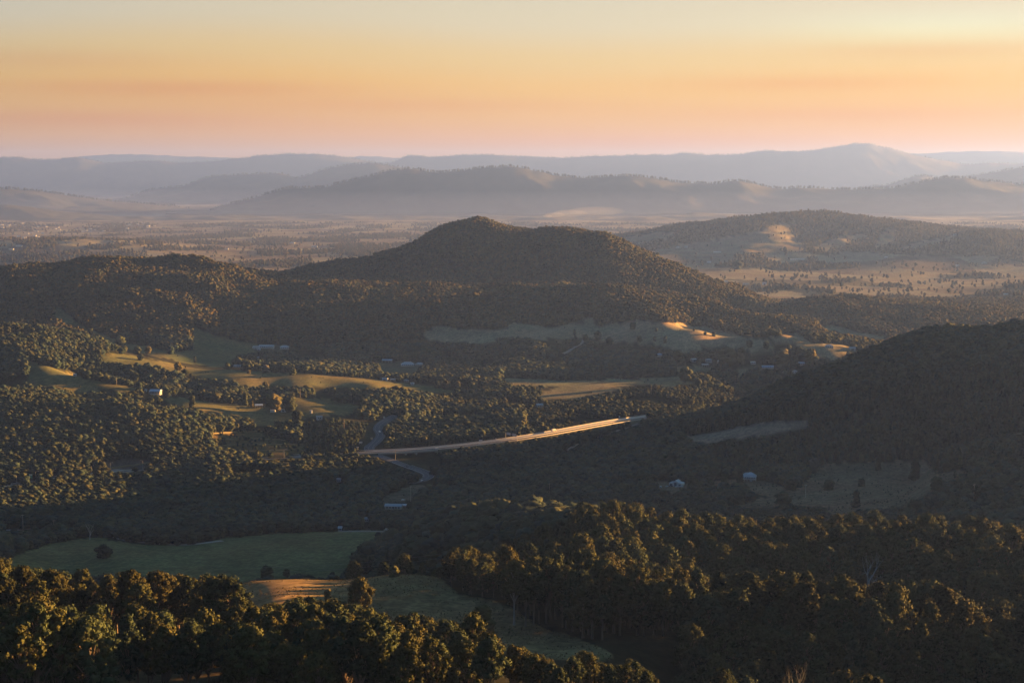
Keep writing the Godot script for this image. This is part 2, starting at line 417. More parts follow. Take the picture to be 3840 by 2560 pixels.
func air() -> void:
	var cam := Camera3D.new()
	cam.name = "camera"
	cam.fov = rad_to_deg(2.0 * atan(MID_Y / FOCAL))
	cam.near = 5.0
	cam.far = 120000.0
	cam.position = Vector3(0, EYE, 0)
	cam.rotation = Vector3(-tilt, 0, 0)
	add_child(cam)
	cam.current = true
	var im := Image.create(256, 1024, false, Image.FORMAT_RGBF)
	for j in 1024:
		var up := 90.0 - (j + 0.5) / 1024.0 * 180.0
		for i in 256:
			if up < -3.0: im.set_pixel(i, j, Color(.10, .085, .075))
			else: im.set_pixel(i, j, sky_color(up, wrapf((i + 0.5) / 256.0 * 360.0, -180.0, 180.0)))
	var sky := PanoramaSkyMaterial.new()
	sky.panorama = ImageTexture.create_from_image(im)
	var env := Environment.new()
	env.background_mode = Environment.BG_SKY
	env.sky = Sky.new()
	env.sky.sky_material = sky
	env.background_energy_multiplier = 0.9 / EXPOSURE
	env.tonemap_mode = Environment.TONE_MAPPER_LINEAR
	env.tonemap_exposure = EXPOSURE
	env.sdfgi_enabled = true
	env.ssao_enabled = true
	env.ssil_enabled = true
	env.volumetric_fog_enabled = true
	env.volumetric_fog_density = 0.000025
	env.volumetric_fog_albedo = Color(0.45, 0.60, 0.98)
	env.volumetric_fog_anisotropy = 0.35
	env.volumetric_fog_length = 40000.0
	var w := WorldEnvironment.new()
	w.name = "world_environment"
	w.environment = env
	add_child(w)
	var sun := DirectionalLight3D.new()
	sun.name = "sun"
	sun.light_color = Color(1.0, 0.73, 0.42)
	sun.light_energy = 1.6
	sun.light_angular_distance = 0.6
	sun.shadow_enabled = true
	sun.look_at_from_position(Vector3.ZERO, -toward_sun)
	add_child(sun)

# ------------------------------------------------------------------ ground
func grain(scale: float, low: float, seed_: int, octaves := 5) -> NoiseTexture2D:
	var f := FastNoiseLite.new()
	f.seed = seed_
	f.frequency = scale
	f.fractal_octaves = octaves
	var t := NoiseTexture2D.new()
	t.noise = f
	t.width = 512
	t.height = 512
	t.seamless = true
	var g := Gradient.new()
	g.set_color(0, Color(low, low, low))
	g.set_color(1, Color.WHITE)
	g.set_offset(0, 0.28)
	g.set_offset(1, 0.72)
	t.color_ramp = g
	return t

func terrain() -> void:
	var mat := paint(Color.WHITE, 0.95, true)
	mat.metallic_specular = 0.1
	mat.albedo_texture = grain(0.02, 0.82, 3)
	mat.uv1_triplanar = true
	mat.uv1_world_triplanar = true
	mat.uv1_scale = Vector3.ONE * 0.021
	mat.detail_enabled = true
	mat.detail_albedo = grain(0.03, 0.84, 4)
	mat.detail_blend_mode = BaseMaterial3D.BLEND_MODE_MUL
	mat.detail_uv_layer = BaseMaterial3D.DETAIL_UV_2
	mat.uv2_triplanar = true
	mat.uv2_world_triplanar = true
	mat.uv2_scale = Vector3.ONE * 0.0045
	var v := PackedVector3Array()
	var c := PackedColorArray()
	var n := PackedVector3Array()
	v.resize(NU * NV)
	c.resize(NU * NV)
	n.resize(NU * NV)
	for j in NV:
		var ahead := exp((V0 + (V1 - V0) * j / (NV - 1.0)) / 4.0) * 1000.0
		for i in NU:
			var x := (U0 + (U1 - U0) * i / (NU - 1.0)) / 10.0 * ahead
			var h := land[j * NU + i]
			v[j * NU + i] = Vector3(x, h, -ahead)
			var kind := ground_kind(x, h, ahead)
			var col: Color = GROUND[kind]
			if kind == "plain":
				var f := fields.get_noise_2d(x + ahead * 0.12, ahead - x * 0.12)
				col = col * (0.75 + 0.5 * f)
				col.g *= 1.0 + 0.12 * f
				if wooded(x, ahead) > 0.12: col = col.lerp(GROUND.forest, 0.7)
			else:
				var f := patch.get_noise_2d(x * 6.0, ahead * 6.0)
				col = col * (1.0 + 0.35 * f)
				if kind != "forest": col.r *= 1.0 + 0.3 * patch.get_noise_2d(x * 3.0 + 500.0, ahead * 3.0)
			c[j * NU + i] = col
	for j in NV:
		for i in NU:
			var a := v[j * NU + mini(i + 1, NU - 1)] - v[j * NU + maxi(i - 1, 0)]
			var b := v[mini(j + 1, NV - 1) * NU + i] - v[maxi(j - 1, 0) * NU + i]
			n[j * NU + i] = a.cross(b).normalized()
	var idx := PackedInt32Array()
	idx.resize((NU - 1) * (NV - 1) * 6)
	var k := 0
	for j in NV - 1:
		for i in NU - 1:
			var o := j * NU + i
			idx[k] = o
			idx[k + 1] = o + NU
			idx[k + 2] = o + 1
			idx[k + 3] = o + 1
			idx[k + 4] = o + NU
			idx[k + 5] = o + NU + 1
			k += 6
	var a := []
	a.resize(Mesh.ARRAY_MAX)
	a[Mesh.ARRAY_VERTEX] = v
	a[Mesh.ARRAY_NORMAL] = n
	a[Mesh.ARRAY_COLOR] = c
	a[Mesh.ARRAY_INDEX] = idx
	var m := ArrayMesh.new()
	m.add_surface_from_arrays(Mesh.PRIMITIVE_TRIANGLES, a)
	tag(show_mesh("ground", m, mat), "ground of the valley with its paddocks, wooded slopes and far plain", "", "", "structure")

# a far range: its crest as column,row, so many metres ahead; foot and back as deep again
const RANGES := """
far_mountains 40500 3000 -400,372 0,366 100,369 180,360 230,356 330,354 420,359 500,361 570,364 700,364 800,361 840,358 900,362 1000,362 1200,358 1300,362 1600,360 1900,358 2120,352 2200,348 2290,347 2352,350 2800,356
mountain_range 33000 2800 -400,366 0,362 40,361 100,367 180,362 240,374 290,372 350,369 420,373 480,371 560,362 620,356 680,353 740,355 800,362 860,372 885,376 905,371 940,357 1000,360 1090,355 1200,359 1280,363 1360,359 1480,356 1540,355 1570,351 1640,356 1700,354 1760,346 1850,347 1910,340 1975,329 2030,338 2100,355 2160,367 2220,377 2280,374 2352,375 2500,366 2800,372
mountain_range 25000 1800 180,500 260,467 340,437 420,427 480,406 540,402 600,399 640,398 665,404 680,409 750,387 830,376 880,378 960,392 1060,420 1160,450 1300,500
mountain_range 24500 1800 1840,470 1960,436 2040,424 2110,404 2180,410 2260,400 2352,384 2500,374 2800,380
mountain_range 19000 1400 -400,440 0,433 60,436 100,441 180,452 250,462 330,468 420,478 520,500
mountain_range 18000 1500 380,510 430,500 480,487 510,473 540,465 600,450 660,433 740,430 800,416 850,405 900,391 950,388 1000,396 1050,393 1100,387 1180,383 1230,392 1290,404 1350,409 1440,403 1500,409 1560,418 1640,421 1700,416 1780,432 1850,431 1950,435 2050,431 2150,412 2200,408 2260,414 2352,425 2500,430 2800,436
foothill 14600 700 -400,480 0,470 60,474 130,484 220,492 300,500 380,506 440,500 480,496 560,494 620,500 700,507 800,503 920,500 1040,505 1160,502 1280,497 1400,503 1500,498 1620,492 1760,497 1900,502 2060,498 2200,505 2352,500 2600,498 2800,500
"""
const RANGE_LABELS := ["faintest and farthest mountains, pale against the orange sky", "long purple mountain range with the highest peak at right", "blue wooded range at left behind the grey ridge", "wooded range at far right below the peak", "low blue hills behind the town at left", "broad grey ridge across the middle behind the smoke", "low foothills at the edge of the plain"]
func ranges() -> Array:
	var crests := []
	var mat := paint(Color.WHITE, 0.95, true)
	var gully := FastNoiseLite.new()
	gully.seed = 21
	gully.frequency = 1.0
	gully.fractal_octaves = 4
	var which := -1
	for line in RANGES.split("\n", false):
		which += 1
		var words := line.split(" ", false)
		var ahead := float(words[1])
		var depth := float(words[2])
		var pts := []
		for k in range(3, words.size()):
			var q := words[k].split_floats(",")
			pts.append(Vector2(q[0], q[1]))
		var from: float = pts[0].x
		var to: float = pts[-1].x
		var nx := int((to - from) / 5.0)
		var ny := 34
		var v := PackedVector3Array()
		var c := PackedColorArray()
		var n := PackedVector3Array()
		v.resize(nx * ny)
		c.resize(nx * ny)
		n.resize(nx * ny)
		var seg := 0
		var crest := PackedVector3Array()
		for i in nx:
			var px := from + (to - from) * i / (nx - 1.0)
			while seg < pts.size() - 2 and px > pts[seg + 1].x: seg += 1
			var f: float = (px - pts[seg].x) / (pts[seg + 1].x - pts[seg].x)
			var py := cubic_interpolate(pts[seg].y, pts[seg + 1].y, pts[maxi(seg - 1, 0)].y, pts[mini(seg + 2, pts.size() - 1)].y, f)
			var bend := gully.get_noise_2d(px / 330.0, which * 17.0 + 4.0) * depth * 0.03
			var top := spot(px, py, ahead + bend)
			var notch := gully.get_noise_2d(px / 38.0, which * 9.0) * 2.0 * ahead / FOCAL
			for j in ny:
				var t := (j - 22.0) / 22.0 if j < 22 else (j - 22.0) / 11.0
				var at := ahead + bend + t * depth
				var side := top.x / (ahead + bend) * at
				var s := 1.0 - absf(t)
				var shape := s * s * (3.0 - 2.0 * s) * 0.55 + s * 0.45
				var g := absf(gully.get_noise_2d(side / 1500.0 + which * 31.0, t * 1.1)) * 1.5 + absf(gully.get_noise_2d(side / 520.0, t * 1.7 + which)) * 0.6
				var h := 12.0 + (top.y - 12.0) * (shape - 0.03 * g * s * (1.0 - s) * 2.4) if j != 22 else top.y
				h += notch * smoothstep(0.8, 1.0, s) + 42.0 * gully.get_noise_2d(side / 900.0, at / 900.0 + which * 5.0) * s * (1.0 - s) * 4.0
				v[j * nx + i] = Vector3(side, maxf(h, 2.0), -at)
				var w := gully.get_noise_2d(side / 420.0, at / 420.0) + 0.3 - s * 0.6
				c[j * nx + i] = Color(.018, .021, .014).lerp(Color(.05, .045, .03), smoothstep(0.05, 0.3, w) * 0.1)
			crest.append(top + Vector3(0, notch, 0))
		for j in ny:
			for i in nx:
				var a := v[j * nx + mini(i + 1, nx - 1)] - v[j * nx + maxi(i - 1, 0)]
				var b := v[mini(j + 1, ny - 1) * nx + i] - v[maxi(j - 1, 0) * nx + i]
				n[j * nx + i] = a.cross(b).normalized()
		var idx := PackedInt32Array()
		for j in ny - 1:
			for i in nx - 1:
				var o := j * nx + i
				idx.append_array([o, o + nx, o + 1, o + 1, o + nx, o + nx + 1])
		var a := []
		a.resize(Mesh.ARRAY_MAX)
		a[Mesh.ARRAY_VERTEX] = v
		a[Mesh.ARRAY_NORMAL] = n
		a[Mesh.ARRAY_COLOR] = c
		a[Mesh.ARRAY_INDEX] = idx
		var m := ArrayMesh.new()
		m.add_surface_from_arrays(Mesh.PRIMITIVE_TRIANGLES, a)
		tag(show_mesh(words[0], m, mat), RANGE_LABELS[which], "", "", "structure")
		crests.append(crest)
	return crests
	
func far_ground() -> void:                                         # the plain on to the horizon and to either side, under the sheet of the valley
	var s := Shape.new()
	s.tint = Color(.10, .09, .06)
	s.quad(Vector3(-30000, -14, 2000), Vector3(30000, -14, 2000), Vector3(30000, -14, -44000), Vector3(-30000, -14, -44000), Vector3.UP)
	tag(show_mesh("plain", s.done(), paint(Color.WHITE, 0.95, true)), "flat ground that runs on to the far mountains", "", "", "structure")


func mists() -> void:                                              # haze that lies on the far plain
	var low := FogVolume.new()
	low.name = "low_haze"
	low.size = Vector3(24000, 240, 13000)
	low.position = Vector3(0, 95, -13500)
	var fm := FogMaterial.new()
	fm.density = 0.000015
	fm.albedo = Color(0.55, 0.66, 0.98)
	low.material = fm
	add_child(low)
	tag(low, "low haze that lies over the far plain", "", "", "stuff")

# ------------------------------------------------------------------ trees
const ICO := 1.618034
func ball(level: int) -> Array:                                    # points and faces of a ball
	var p := [Vector3(-1, ICO, 0), Vector3(1, ICO, 0), Vector3(-1, -ICO, 0), Vector3(1, -ICO, 0), Vector3(0, -1, ICO), Vector3(0, 1, ICO), Vector3(0, -1, -ICO), Vector3(0, 1, -ICO), Vector3(ICO, 0, -1), Vector3(ICO, 0, 1), Vector3(-ICO, 0, -1), Vector3(-ICO, 0, 1)]
	var f := [[0, 11, 5], [0, 5, 1], [0, 1, 7], [0, 7, 10], [0, 10, 11], [1, 5, 9], [5, 11, 4], [11, 10, 2], [10, 7, 6], [7, 1, 8], [3, 9, 4], [3, 4, 2], [3, 2, 6], [3, 6, 8], [3, 8, 9], [4, 9, 5], [2, 4, 11], [6, 2, 10], [8, 6, 7], [9, 8, 1]]
	for k in p.size(): p[k] = p[k].normalized()
	for l in level:
		var g := []
		for t in f:
			var m := []
			for e in 3:
				p.append(((p[t[e]] + p[t[(e + 1) % 3]]) / 2.0).normalized())
				m.append(p.size() - 1)
			g.append_array([[t[0], m[0], m[2]], [t[1], m[1], m[0]], [t[2], m[2], m[1]], m])
		f = g
	return [p, f]

var lump := FastNoiseLite.new()
func blob(s: Shape, center: Vector3, size: Vector3, level: int, uneven: float, key: float, turn := Basis.IDENTITY) -> void:
	var b := ball(level)
	var at := []
	for p in b[0]:
		var k := 1.0 + uneven * lump.get_noise_3d(p.x * 60.0 + key * 37.0, p.y * 60.0, p.z * 60.0)
		at.append(center + turn * (p * size * k))
	for f in b[1]:
		var out: Vector3 = b[0][f[0]] + b[0][f[1]] + b[0][f[2]]
		var nf: Vector3 = (at[f[2]] - at[f[0]]).cross(at[f[1]] - at[f[0]]).normalized()
		if nf.dot(turn * out) < 0.0: nf = -nf
		var soft: Array = []
		for e in 3: soft.append((nf * 0.6 + (turn * (b[0][f[e]] / size)).normalized() * 0.4).normalized())
		s.tri(at[f[0]], at[f[1]], at[f[2]], soft[0], soft[1], soft[2])

func aim(r: RandomNumberGenerator, rise := 0.0) -> Vector3:
	var y := clampf(r.randf_range(-1.0, 1.0) + rise, -1.0, 1.0)
	var a := r.randf() * TAU
	var q := sqrt(1.0 - y * y)
	return Vector3(cos(a) * q, y, sin(a) * q)

func leaves(s: Shape, r: RandomNumberGenerator, center: Vector3, size: Vector3, count: int, leaf: float) -> void:
	for k in count:
		var d := aim(r, 0.15)
		var p := center + d * size * r.randf_range(0.6, 1.28)
		var nrm := (d + aim(r) * 0.55).normalized()
		var e := nrm.cross(aim(r)).normalized()
		var g := nrm.cross(e)
		var w := leaf * r.randf_range(0.6, 1.3)
		var soft := (nrm * 0.5 + d * 0.5 + Vector3(0, 0.1, 0)).normalized()
		s.tint = Color.WHITE * r.randf_range(0.72, 1.25)
		s.tint.a = 1.0
		s.tri(p + e * w, p - e * w * 0.6 + g * w * 0.7, p - e * w * 0.5 - g * w * 0.75, soft, soft, soft)
	s.tint = Color.WHITE

# A tall tree: forked trunk and limbs, and a crown of uneven leafy clumps at the limbs' ends. form: tall (crown high on a bare stem), broad (low round crown), slim (narrow upright crown), loose (open crown)
func tall_tree(form: String, key: int, height: float, clumps: int, per_clump: int, core: int) -> Array:
	var r := RandomNumberGenerator.new()
	r.seed = key * 101 + 5
	var wood := Shape.new()
	var crown := Shape.new()
	var spread: float = {"tall": 0.21, "broad": 0.34, "slim": 0.15, "loose": 0.25}[form] * height
	var low: float = {"tall": 0.48, "broad": 0.16, "slim": 0.16, "loose": 0.42}[form] * height
	var girth := height * (0.016 if form != "broad" else 0.022)
	var lean := Vector3(r.randf_range(-1, 1), 0, r.randf_range(-1, 1)) * height * 0.03
	var pts := []
	var radii := []
	for k in 6:
		var t := k / 5.0
		pts.append(lean * t * t + Vector3(r.randf_range(-1, 1), 0, r.randf_range(-1, 1)) * height * 0.008 * t + Vector3(0, height * 0.86 * t - (0.6 if k == 0 else 0.0), 0))
		radii.append(girth * (1.25 if k == 0 else 1.0 - t * 0.8))
	wood.tube(pts, radii, 7)
	for k in clumps:
		var t := (k + 0.5) / clumps
		var y := low + (height - low) * (0.08 + 0.86 * t)
		var bulge := sin(PI * clampf(0.16 + 0.80 * t, 0.0, 1.0)) if form != "slim" else sin(PI * clampf(0.25 + 0.70 * t, 0.0, 1.0))
		if form == "tall": bulge = sin(PI * clampf(0.22 + 0.72 * t, 0.0, 1.0))
		var a := k * 2.399963 + r.randf_range(-0.5, 0.5)
		var out := spread * bulge * r.randf_range(0.35, 1.0)
		var c := Vector3(cos(a) * out, y + r.randf_range(-0.02, 0.03) * height, sin(a) * out) + lean * (y / height)
		var size := height * (0.056 if form != "slim" else 0.048) * r.randf_range(0.65, 1.35)
		if form == "broad": size *= 1.18
		if form == "loose": size *= 0.82
		var box := Vector3(size * r.randf_range(1.0, 1.25), size * r.randf_range(0.72, 0.95), size * r.randf_range(1.0, 1.25))
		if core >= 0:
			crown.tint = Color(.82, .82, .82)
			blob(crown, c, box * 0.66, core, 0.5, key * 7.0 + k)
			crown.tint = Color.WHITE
		leaves(crown, r, c, box, per_clump, height * 0.0175)
		if k % 2 == 0 or form == "loose":
			var from: Vector3 = pts[clampi(int(y / (height * 0.86) * 5.0 - 1.0), 1, 4)]
			wood.tube([from, from.lerp(c, 0.5) + Vector3(0, height * 0.015, 0), c], [girth * 0.42, girth * 0.3, girth * 0.1], 5)
	return [wood.done(), crown.done()]

# A tree for the middle distance or beyond: a few uneven clumps, and some leaves to break their edge
func small_tree(form: String, key: int, clumps: int, level: int, extra: int) -> ArrayMesh:
	var r := RandomNumberGenerator.new()
	r.seed = key * 77 + 13
	var s := Shape.new()
	var wide: float = {"round": 0.36, "gum": 0.28, "slim": 0.17, "cone": 0.2}[form]
	var low: float = {"round": 0.05, "gum": 0.3, "slim": 0.05, "cone": 0.0}[form]
	if form == "gum" or form == "slim":
		s.tint = Color(.9, .85, .8)
		s.tube([Vector3(0, -0.03, 0), Vector3(0, 0.6, 0)], [0.014, 0.009], 4)
	for k in clumps:
		var t := (k + 0.5) / clumps
		var y := low + (0.96 - low) * t
		var bulge := sin(PI * (0.2 + 0.7 * t))
		if form == "cone": bulge = 1.05 - t
		var a := k * 2.399963 + r.randf_range(-0.6, 0.6)
		var c := Vector3(cos(a), 0, sin(a)) * wide * bulge * r.randf_range(0.3, 0.8) + Vector3(0, y * 0.9, 0)
		var size := r.randf_range(0.15, 0.22) * (0.7 if form == "slim" or form == "cone" else 1.0) * (1.15 if form == "round" else 1.0)
		if clumps <= 4: size *= 1.25
		var box := Vector3(size * r.randf_range(0.95, 1.25), size * r.randf_range(0.7, 0.95), size * r.randf_range(0.95, 1.25))
		s.tint = Color.WHITE * r.randf_range(0.8, 1.15)
		s.tint.a = 1.0
		blob(s, c, box, level, 0.7, key * 3.0 + k)
		if extra > 0: leaves(s, r, c, box * 1.02, extra, 0.034)
	return s.done()

func leaf_paint(tint: Color, through := 0.16) -> StandardMaterial3D:
	var m := paint(tint, 0.85, true)
	m.metallic_specular = 0.15
	m.backlight_enabled = true
	m.backlight = Color(through, through, through * 0.6)
	return m

class Stand:                                                       # trees of one kind of mesh, told as rows of a MultiMesh buffer
	var rows := PackedFloat32Array()
	func add(p: Vector3, size: float, stretch: float, turn: float, tint: Color) -> void:
		var c := cos(turn) * size
		var s := sin(turn) * size
		rows.append_array([c, 0.0, s, p.x, 0.0, size * stretch, 0.0, p.y, -s, 0.0, c, p.z, tint.r, tint.g, tint.b, 1.0])

func plant_stand(called: String, label: String, meshes: Array, stands: Array, materials: Array) -> void:
	for k in meshes.size():
		if stands[k].rows.size() == 0: continue
		var mm := MultiMesh.new()
		mm.transform_format = MultiMesh.TRANSFORM_3D
		mm.use_colors = true
		mm.mesh = meshes[k]
		mm.instance_count = stands[k].rows.size() / 16
		mm.buffer = stands[k].rows
		var o := MultiMeshInstance3D.new()
		o.name = numbered(called)
		o.multimesh = mm
		o.material_override = materials[mini(k, materials.size() - 1)]
		add_child(o)
		tag(o, label, "", "", "stuff")

var leaf_tints := [Color(.044, .050, .023), Color(.033, .046, .028), Color(.052, .051, .022), Color(.028, .042, .030), Color(.044, .047, .022)]
var near_meshes := []      # [wood, crown, height]
var forest_of := {}        # stand name -> array of Stand

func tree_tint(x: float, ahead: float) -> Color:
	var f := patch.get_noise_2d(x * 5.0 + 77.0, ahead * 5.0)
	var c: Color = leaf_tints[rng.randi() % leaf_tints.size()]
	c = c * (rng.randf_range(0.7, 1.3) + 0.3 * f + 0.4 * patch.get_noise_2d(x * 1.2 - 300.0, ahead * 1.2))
	if ahead > 3400.0: return Color(c.r * (1.35 + 0.12 * f), c.g * 1.08, c.b * 0.9)      # far ridges: warm sunlight put into the leaf colour
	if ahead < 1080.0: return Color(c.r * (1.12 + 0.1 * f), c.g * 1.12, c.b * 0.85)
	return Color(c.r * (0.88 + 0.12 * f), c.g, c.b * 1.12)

const STANDS := ["right_front", "left_grove", "knoll", "valley", "dark_hill", "left_spurs", "big_hill", "valley_strip", "long_ridge", "centre_hill", "far_right", "plain_trees"]
func stand_at(q: Vector2, ahead: float) -> int:
	if ahead < 1080.0: return 1 if q.x < 520.0 + (q.y - 1250.0) * 3.0 and ahead < 860.0 else 0
	if ahead < 1400.0: return 2
	if q.x > 1500.0 + (2500.0 - ahead) * 0.3 and ahead < 2750.0: return 6
	if ahead < 2450.0: return 4 if q.x < 560.0 and ahead > 2060.0 else 3
	if q.x < 700.0 and ahead < 3320.0: return 5
	if ahead < 3380.0: return 7
	if ahead < 4120.0: return 8 if q.x < 1760.0 else 10
	if ahead < 5000.0: return 9 if q.x < 1800.0 else 10
	return 11
var spots_near := []       # every tree close enough to show its limbs: {p, form, size, turn, tint}
const GROVE_TOPS := [0, 1275, 60, 1285, 120, 1268, 200, 1288, 300, 1285, 380, 1275, 430, 1255, 470, 1278, 520, 1288, 545, 1330, 560, 1380, 600, 1388, 640, 1382, 700, 1365, 740, 1375, 800, 1383, 860, 1400, 900, 1420, 950, 1400, 1000, 1425, 1060, 1420, 1090, 1395, 1130, 1440, 1180, 1480, 1240, 1498, 1290, 1530, 1340, 1488, 1390, 1525, 1450, 1515, 1500, 1550, 1560, 1600, 1630, 1590, 1660, 1530, 1695, 1590, 1900, 1600, 1960, 1570, 2000, 1537, 2050, 1590, 2352, 1620]
func skyline(px: float) -> float:                                  # how high the trees of the front groves reach
	if px <= 0.0: return GROVE_TOPS[1]
	for k in range(2, GROVE_TOPS.size(), 2):
		if px < GROVE_TOPS[k]: return lerpf(GROVE_TOPS[k - 1], GROVE_TOPS[k + 1], (px - GROVE_TOPS[k - 2]) / (GROVE_TOPS[k] - GROVE_TOPS[k - 2]))
	return GROVE_TOPS[-1]

func forest(leafy: Material) -> void:
	var forms := ["tall", "broad", "tall", "loose", "slim", "broad", "tall"]
	for k in forms.size():
		var made := tall_tree(forms[k], k + 1, 25.0, [62, 84, 56, 52, 54, 74, 70][k], 66, 0)
		near_meshes.append([made[0], made[1], forms[k]])
	var mid := []
	var mid_form := ["round", "gum", "round", "gum", "slim", "round", "cone"]
	for k in 7: mid.append(small_tree(mid_form[k], k + 40, [11, 10, 9, 11, 9, 12, 12][k], 1, 26))
	var far := []
	var far_form := ["round", "gum", "gum", "slim", "round"]
	for k in 5: far.append(small_tree(far_form[k], k + 60, [5, 6, 5, 5, 4][k], 1, 6))
	for name in STANDS:
		var a := []
		for k in 7: a.append(Stand.new())
		forest_of[name] = a
	var ahead := 455.0
	while ahead < 5150.0:
		var gap := 9.4 if ahead < 1100.0 else 7.4 if ahead < 1500.0 else 6.5 if ahead < 2500.0 else 7.3 if ahead < 3400.0 else 8.3
		var u0 := -0.315 * ahead - 40.0
		var u1 := 0.315 * ahead + 40.0
		var x := u0
		while x < u1:
			var tx := x + rng.randf_range(-0.6, 0.6) * gap
			var ta := ahead + rng.randf_range(-0.6, 0.6) * gap
			x += gap
			var h := ground(tx, ta)
			var p := Vector3(tx, h, -ta)
			var q := shown(p)
			var tall := rng.randf_range(0.68, 1.22) if ta < 1080.0 else rng.randf_range(0.84, 1.14)
			if ta < 1080.0: tall *= 26.0 * (0.62 if ta > 800.0 and q.x < 1330.0 else 1.0)
			elif ta < 1500.0: tall *= 19.0
			elif ta < 2450.0 and ta > 2230.0 and q.x > 690.0 and q.x < 850.0: tall *= 4.5
			elif ta < 2450.0: tall *= 10.5 + 3.0 * patch.get_noise_2d(tx * 2.0, ta * 2.0)
			elif ta < 2900.0 and q.x > 1200.0 and q.x < 1720.0: tall *= 8.5
			else: tall *= 12.0 + 4.5 * patch.get_noise_2d(tx * 3.0, ta * 3.0)
			var k := open_at(q.x, q.y, ta)
			var dens := 1.0
			if k >= 0:
				var what: String = outline_names[k]
				if what == "scrub":
					if rng.randf() > 0.35: continue
					tall *= 0.35
				else: continue
			else:
				# a tree that would stand in the view of a paddock behind it is not there in the photograph
				var top := q.y - tall * 0.82 * FOCAL / ta
				var kk := open_at(q.x, top, ta + 260.0, 900.0)
				if kk >= 0 and outline_names[kk] not in ["scrub"] and ta < outline_far[kk] and not (ta < 680.0 and outline_names[kk] == "spur_field"): continue
				kk = open_at(q.x, (q.y + top) / 2.0, ta + 200.0, 700.0)
				if kk >= 0 and outline_names[kk] not in ["scrub", "bottom_field", "spur_field"] and ta < outline_far[kk]: continue
			if ta < 1080.0 and ta > 860.0 and q.x < 900.0: dens = 0.5
			if ta < 900.0 and q.x < 1500.0 and q.y > 1400.0: dens = 0.95
			if ta < 600.0: dens = minf(dens, 0.5 if q.x < 540.0 else 0.85)
			if ta > 2450.0 and ta < 3380.0: dens = smoothstep(-0.35, 0.05, patch.get_noise_2d(tx * 2.5, ta * 2.5))
			if rng.randf() > dens: continue
			if hides(q, ta, tall, tall * 0.6): continue
			if ta < 700.0 and (q.x < 1560.0 or ta < 600.0):
				var room := (q.y - skyline(q.x) + rng.randf_range(-8.0, 4.0)) * ta / FOCAL
				if room < tall:
					if room < tall * (0.5 if q.x < 1000.0 else 0.28): continue
					tall = room
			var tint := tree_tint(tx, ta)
			var s := stand_at(q, ta)
			if ta < 1080.0:
				if k >= 0: continue
				var form := rng.randi() % near_meshes.size()
				if s == 1 and rng.randf() < 0.6: form = [0, 2, 6, 3][rng.randi() % 4]
				spots_near.append({"p": p, "form": form, "size": tall / 25.0, "turn": rng.randf() * TAU, "tint": tint, "stand": s, "ahead": ta, "q": q})
			elif ta < 2750.0:
				var form := rng.randi() % 6
				if s == 6 and q.y > 920.0 + (q.x - 1900.0) * -0.2 and q.y < 1080.0 and patch.get_noise_2d(tx, ta) > -0.25: form = 6 if rng.randf() < 0.8 else 4
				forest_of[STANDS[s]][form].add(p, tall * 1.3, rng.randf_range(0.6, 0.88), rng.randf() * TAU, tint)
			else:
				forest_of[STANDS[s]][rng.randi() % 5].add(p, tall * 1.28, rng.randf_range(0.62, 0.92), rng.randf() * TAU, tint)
		ahead += gap * 0.93
	# the same woods go on to either side, wider apart
	for side in [-1.0, 1.0]:
		ahead = 480.0
		while ahead < 5000.0:
			var gap := 13.0 + ahead * 0.002
			var x := 0.315 * ahead + 40.0
			while x < (0.70 if side > 0.0 else 0.5) * ahead:
				var tx: float = side * (x + rng.randf_range(-0.5, 0.5) * gap)
				var p := Vector3(tx, ground(tx, ahead), -ahead)
				x += gap
				if p.y < 30.0 and rng.randf() < 0.5: continue
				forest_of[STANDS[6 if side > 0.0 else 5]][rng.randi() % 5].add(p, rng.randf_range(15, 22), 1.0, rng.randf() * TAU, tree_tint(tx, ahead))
			ahead += gap
	# the far plain: lines and clumps of trees between the fields, woods on the rises
	ahead = 5000.0
	while ahead < 13200.0:
		var gap := 15.0 + (ahead - 5000.0) * 0.0022
		var x := -0.33 * ahead
		while x < 0.33 * ahead:
			var tx := x + rng.randf_range(-0.5, 0.5) * gap
			var ta := ahead + rng.randf_range(-0.5, 0.5) * gap
			x += gap
			var h := ground(tx, ta)
			var kind := ground_kind(tx, h, ta)
			var w := wooded(tx, ta)
			var hedge := absf(patch.get_noise_2d(tx * 0.55 + 900.0, ta * 1.5)) < 0.022 or absf(patch.get_noise_2d(tx * 2.2 + 300.0, ta * 0.4 + 700.0)) < 0.012
			var there := kind == "forest" or (hedge and rng.randf() < 0.55) or rng.randf() < 0.0009
			if kind == "plain" and ta > 7000.0: there = there or w > 0.08
			elif kind == "plain": there = there or w > 0.34
			if there and hides(shown(Vector3(tx, h, -ta)), ta, 12.0, 8.0): there = false
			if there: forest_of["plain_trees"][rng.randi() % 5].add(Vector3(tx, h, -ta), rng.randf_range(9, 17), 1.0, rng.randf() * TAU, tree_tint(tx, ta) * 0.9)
		ahead += gap
	var total := 0
	for s in STANDS.size():
		var name: String = STANDS[s]
		for k in 7: total += forest_of[name][k].rows.size() / 16
	print("trees ", total, " near ", spots_near.size())
	for s in STANDS.size():
		var name: String = STANDS[s]
		var meshes: Array = mid if s in [2, 3, 4] else far if s >= 8 else []
		if s in [5, 6, 7]:                                           # nearer half in full, farther half simple
			plant_stand("forest", STAND_LABELS[s], mid, forest_of[name], [leafy])
		elif meshes.size(): plant_stand("forest", STAND_LABELS[s], meshes, forest_of[name], [leafy])
	near_trees(leafy)

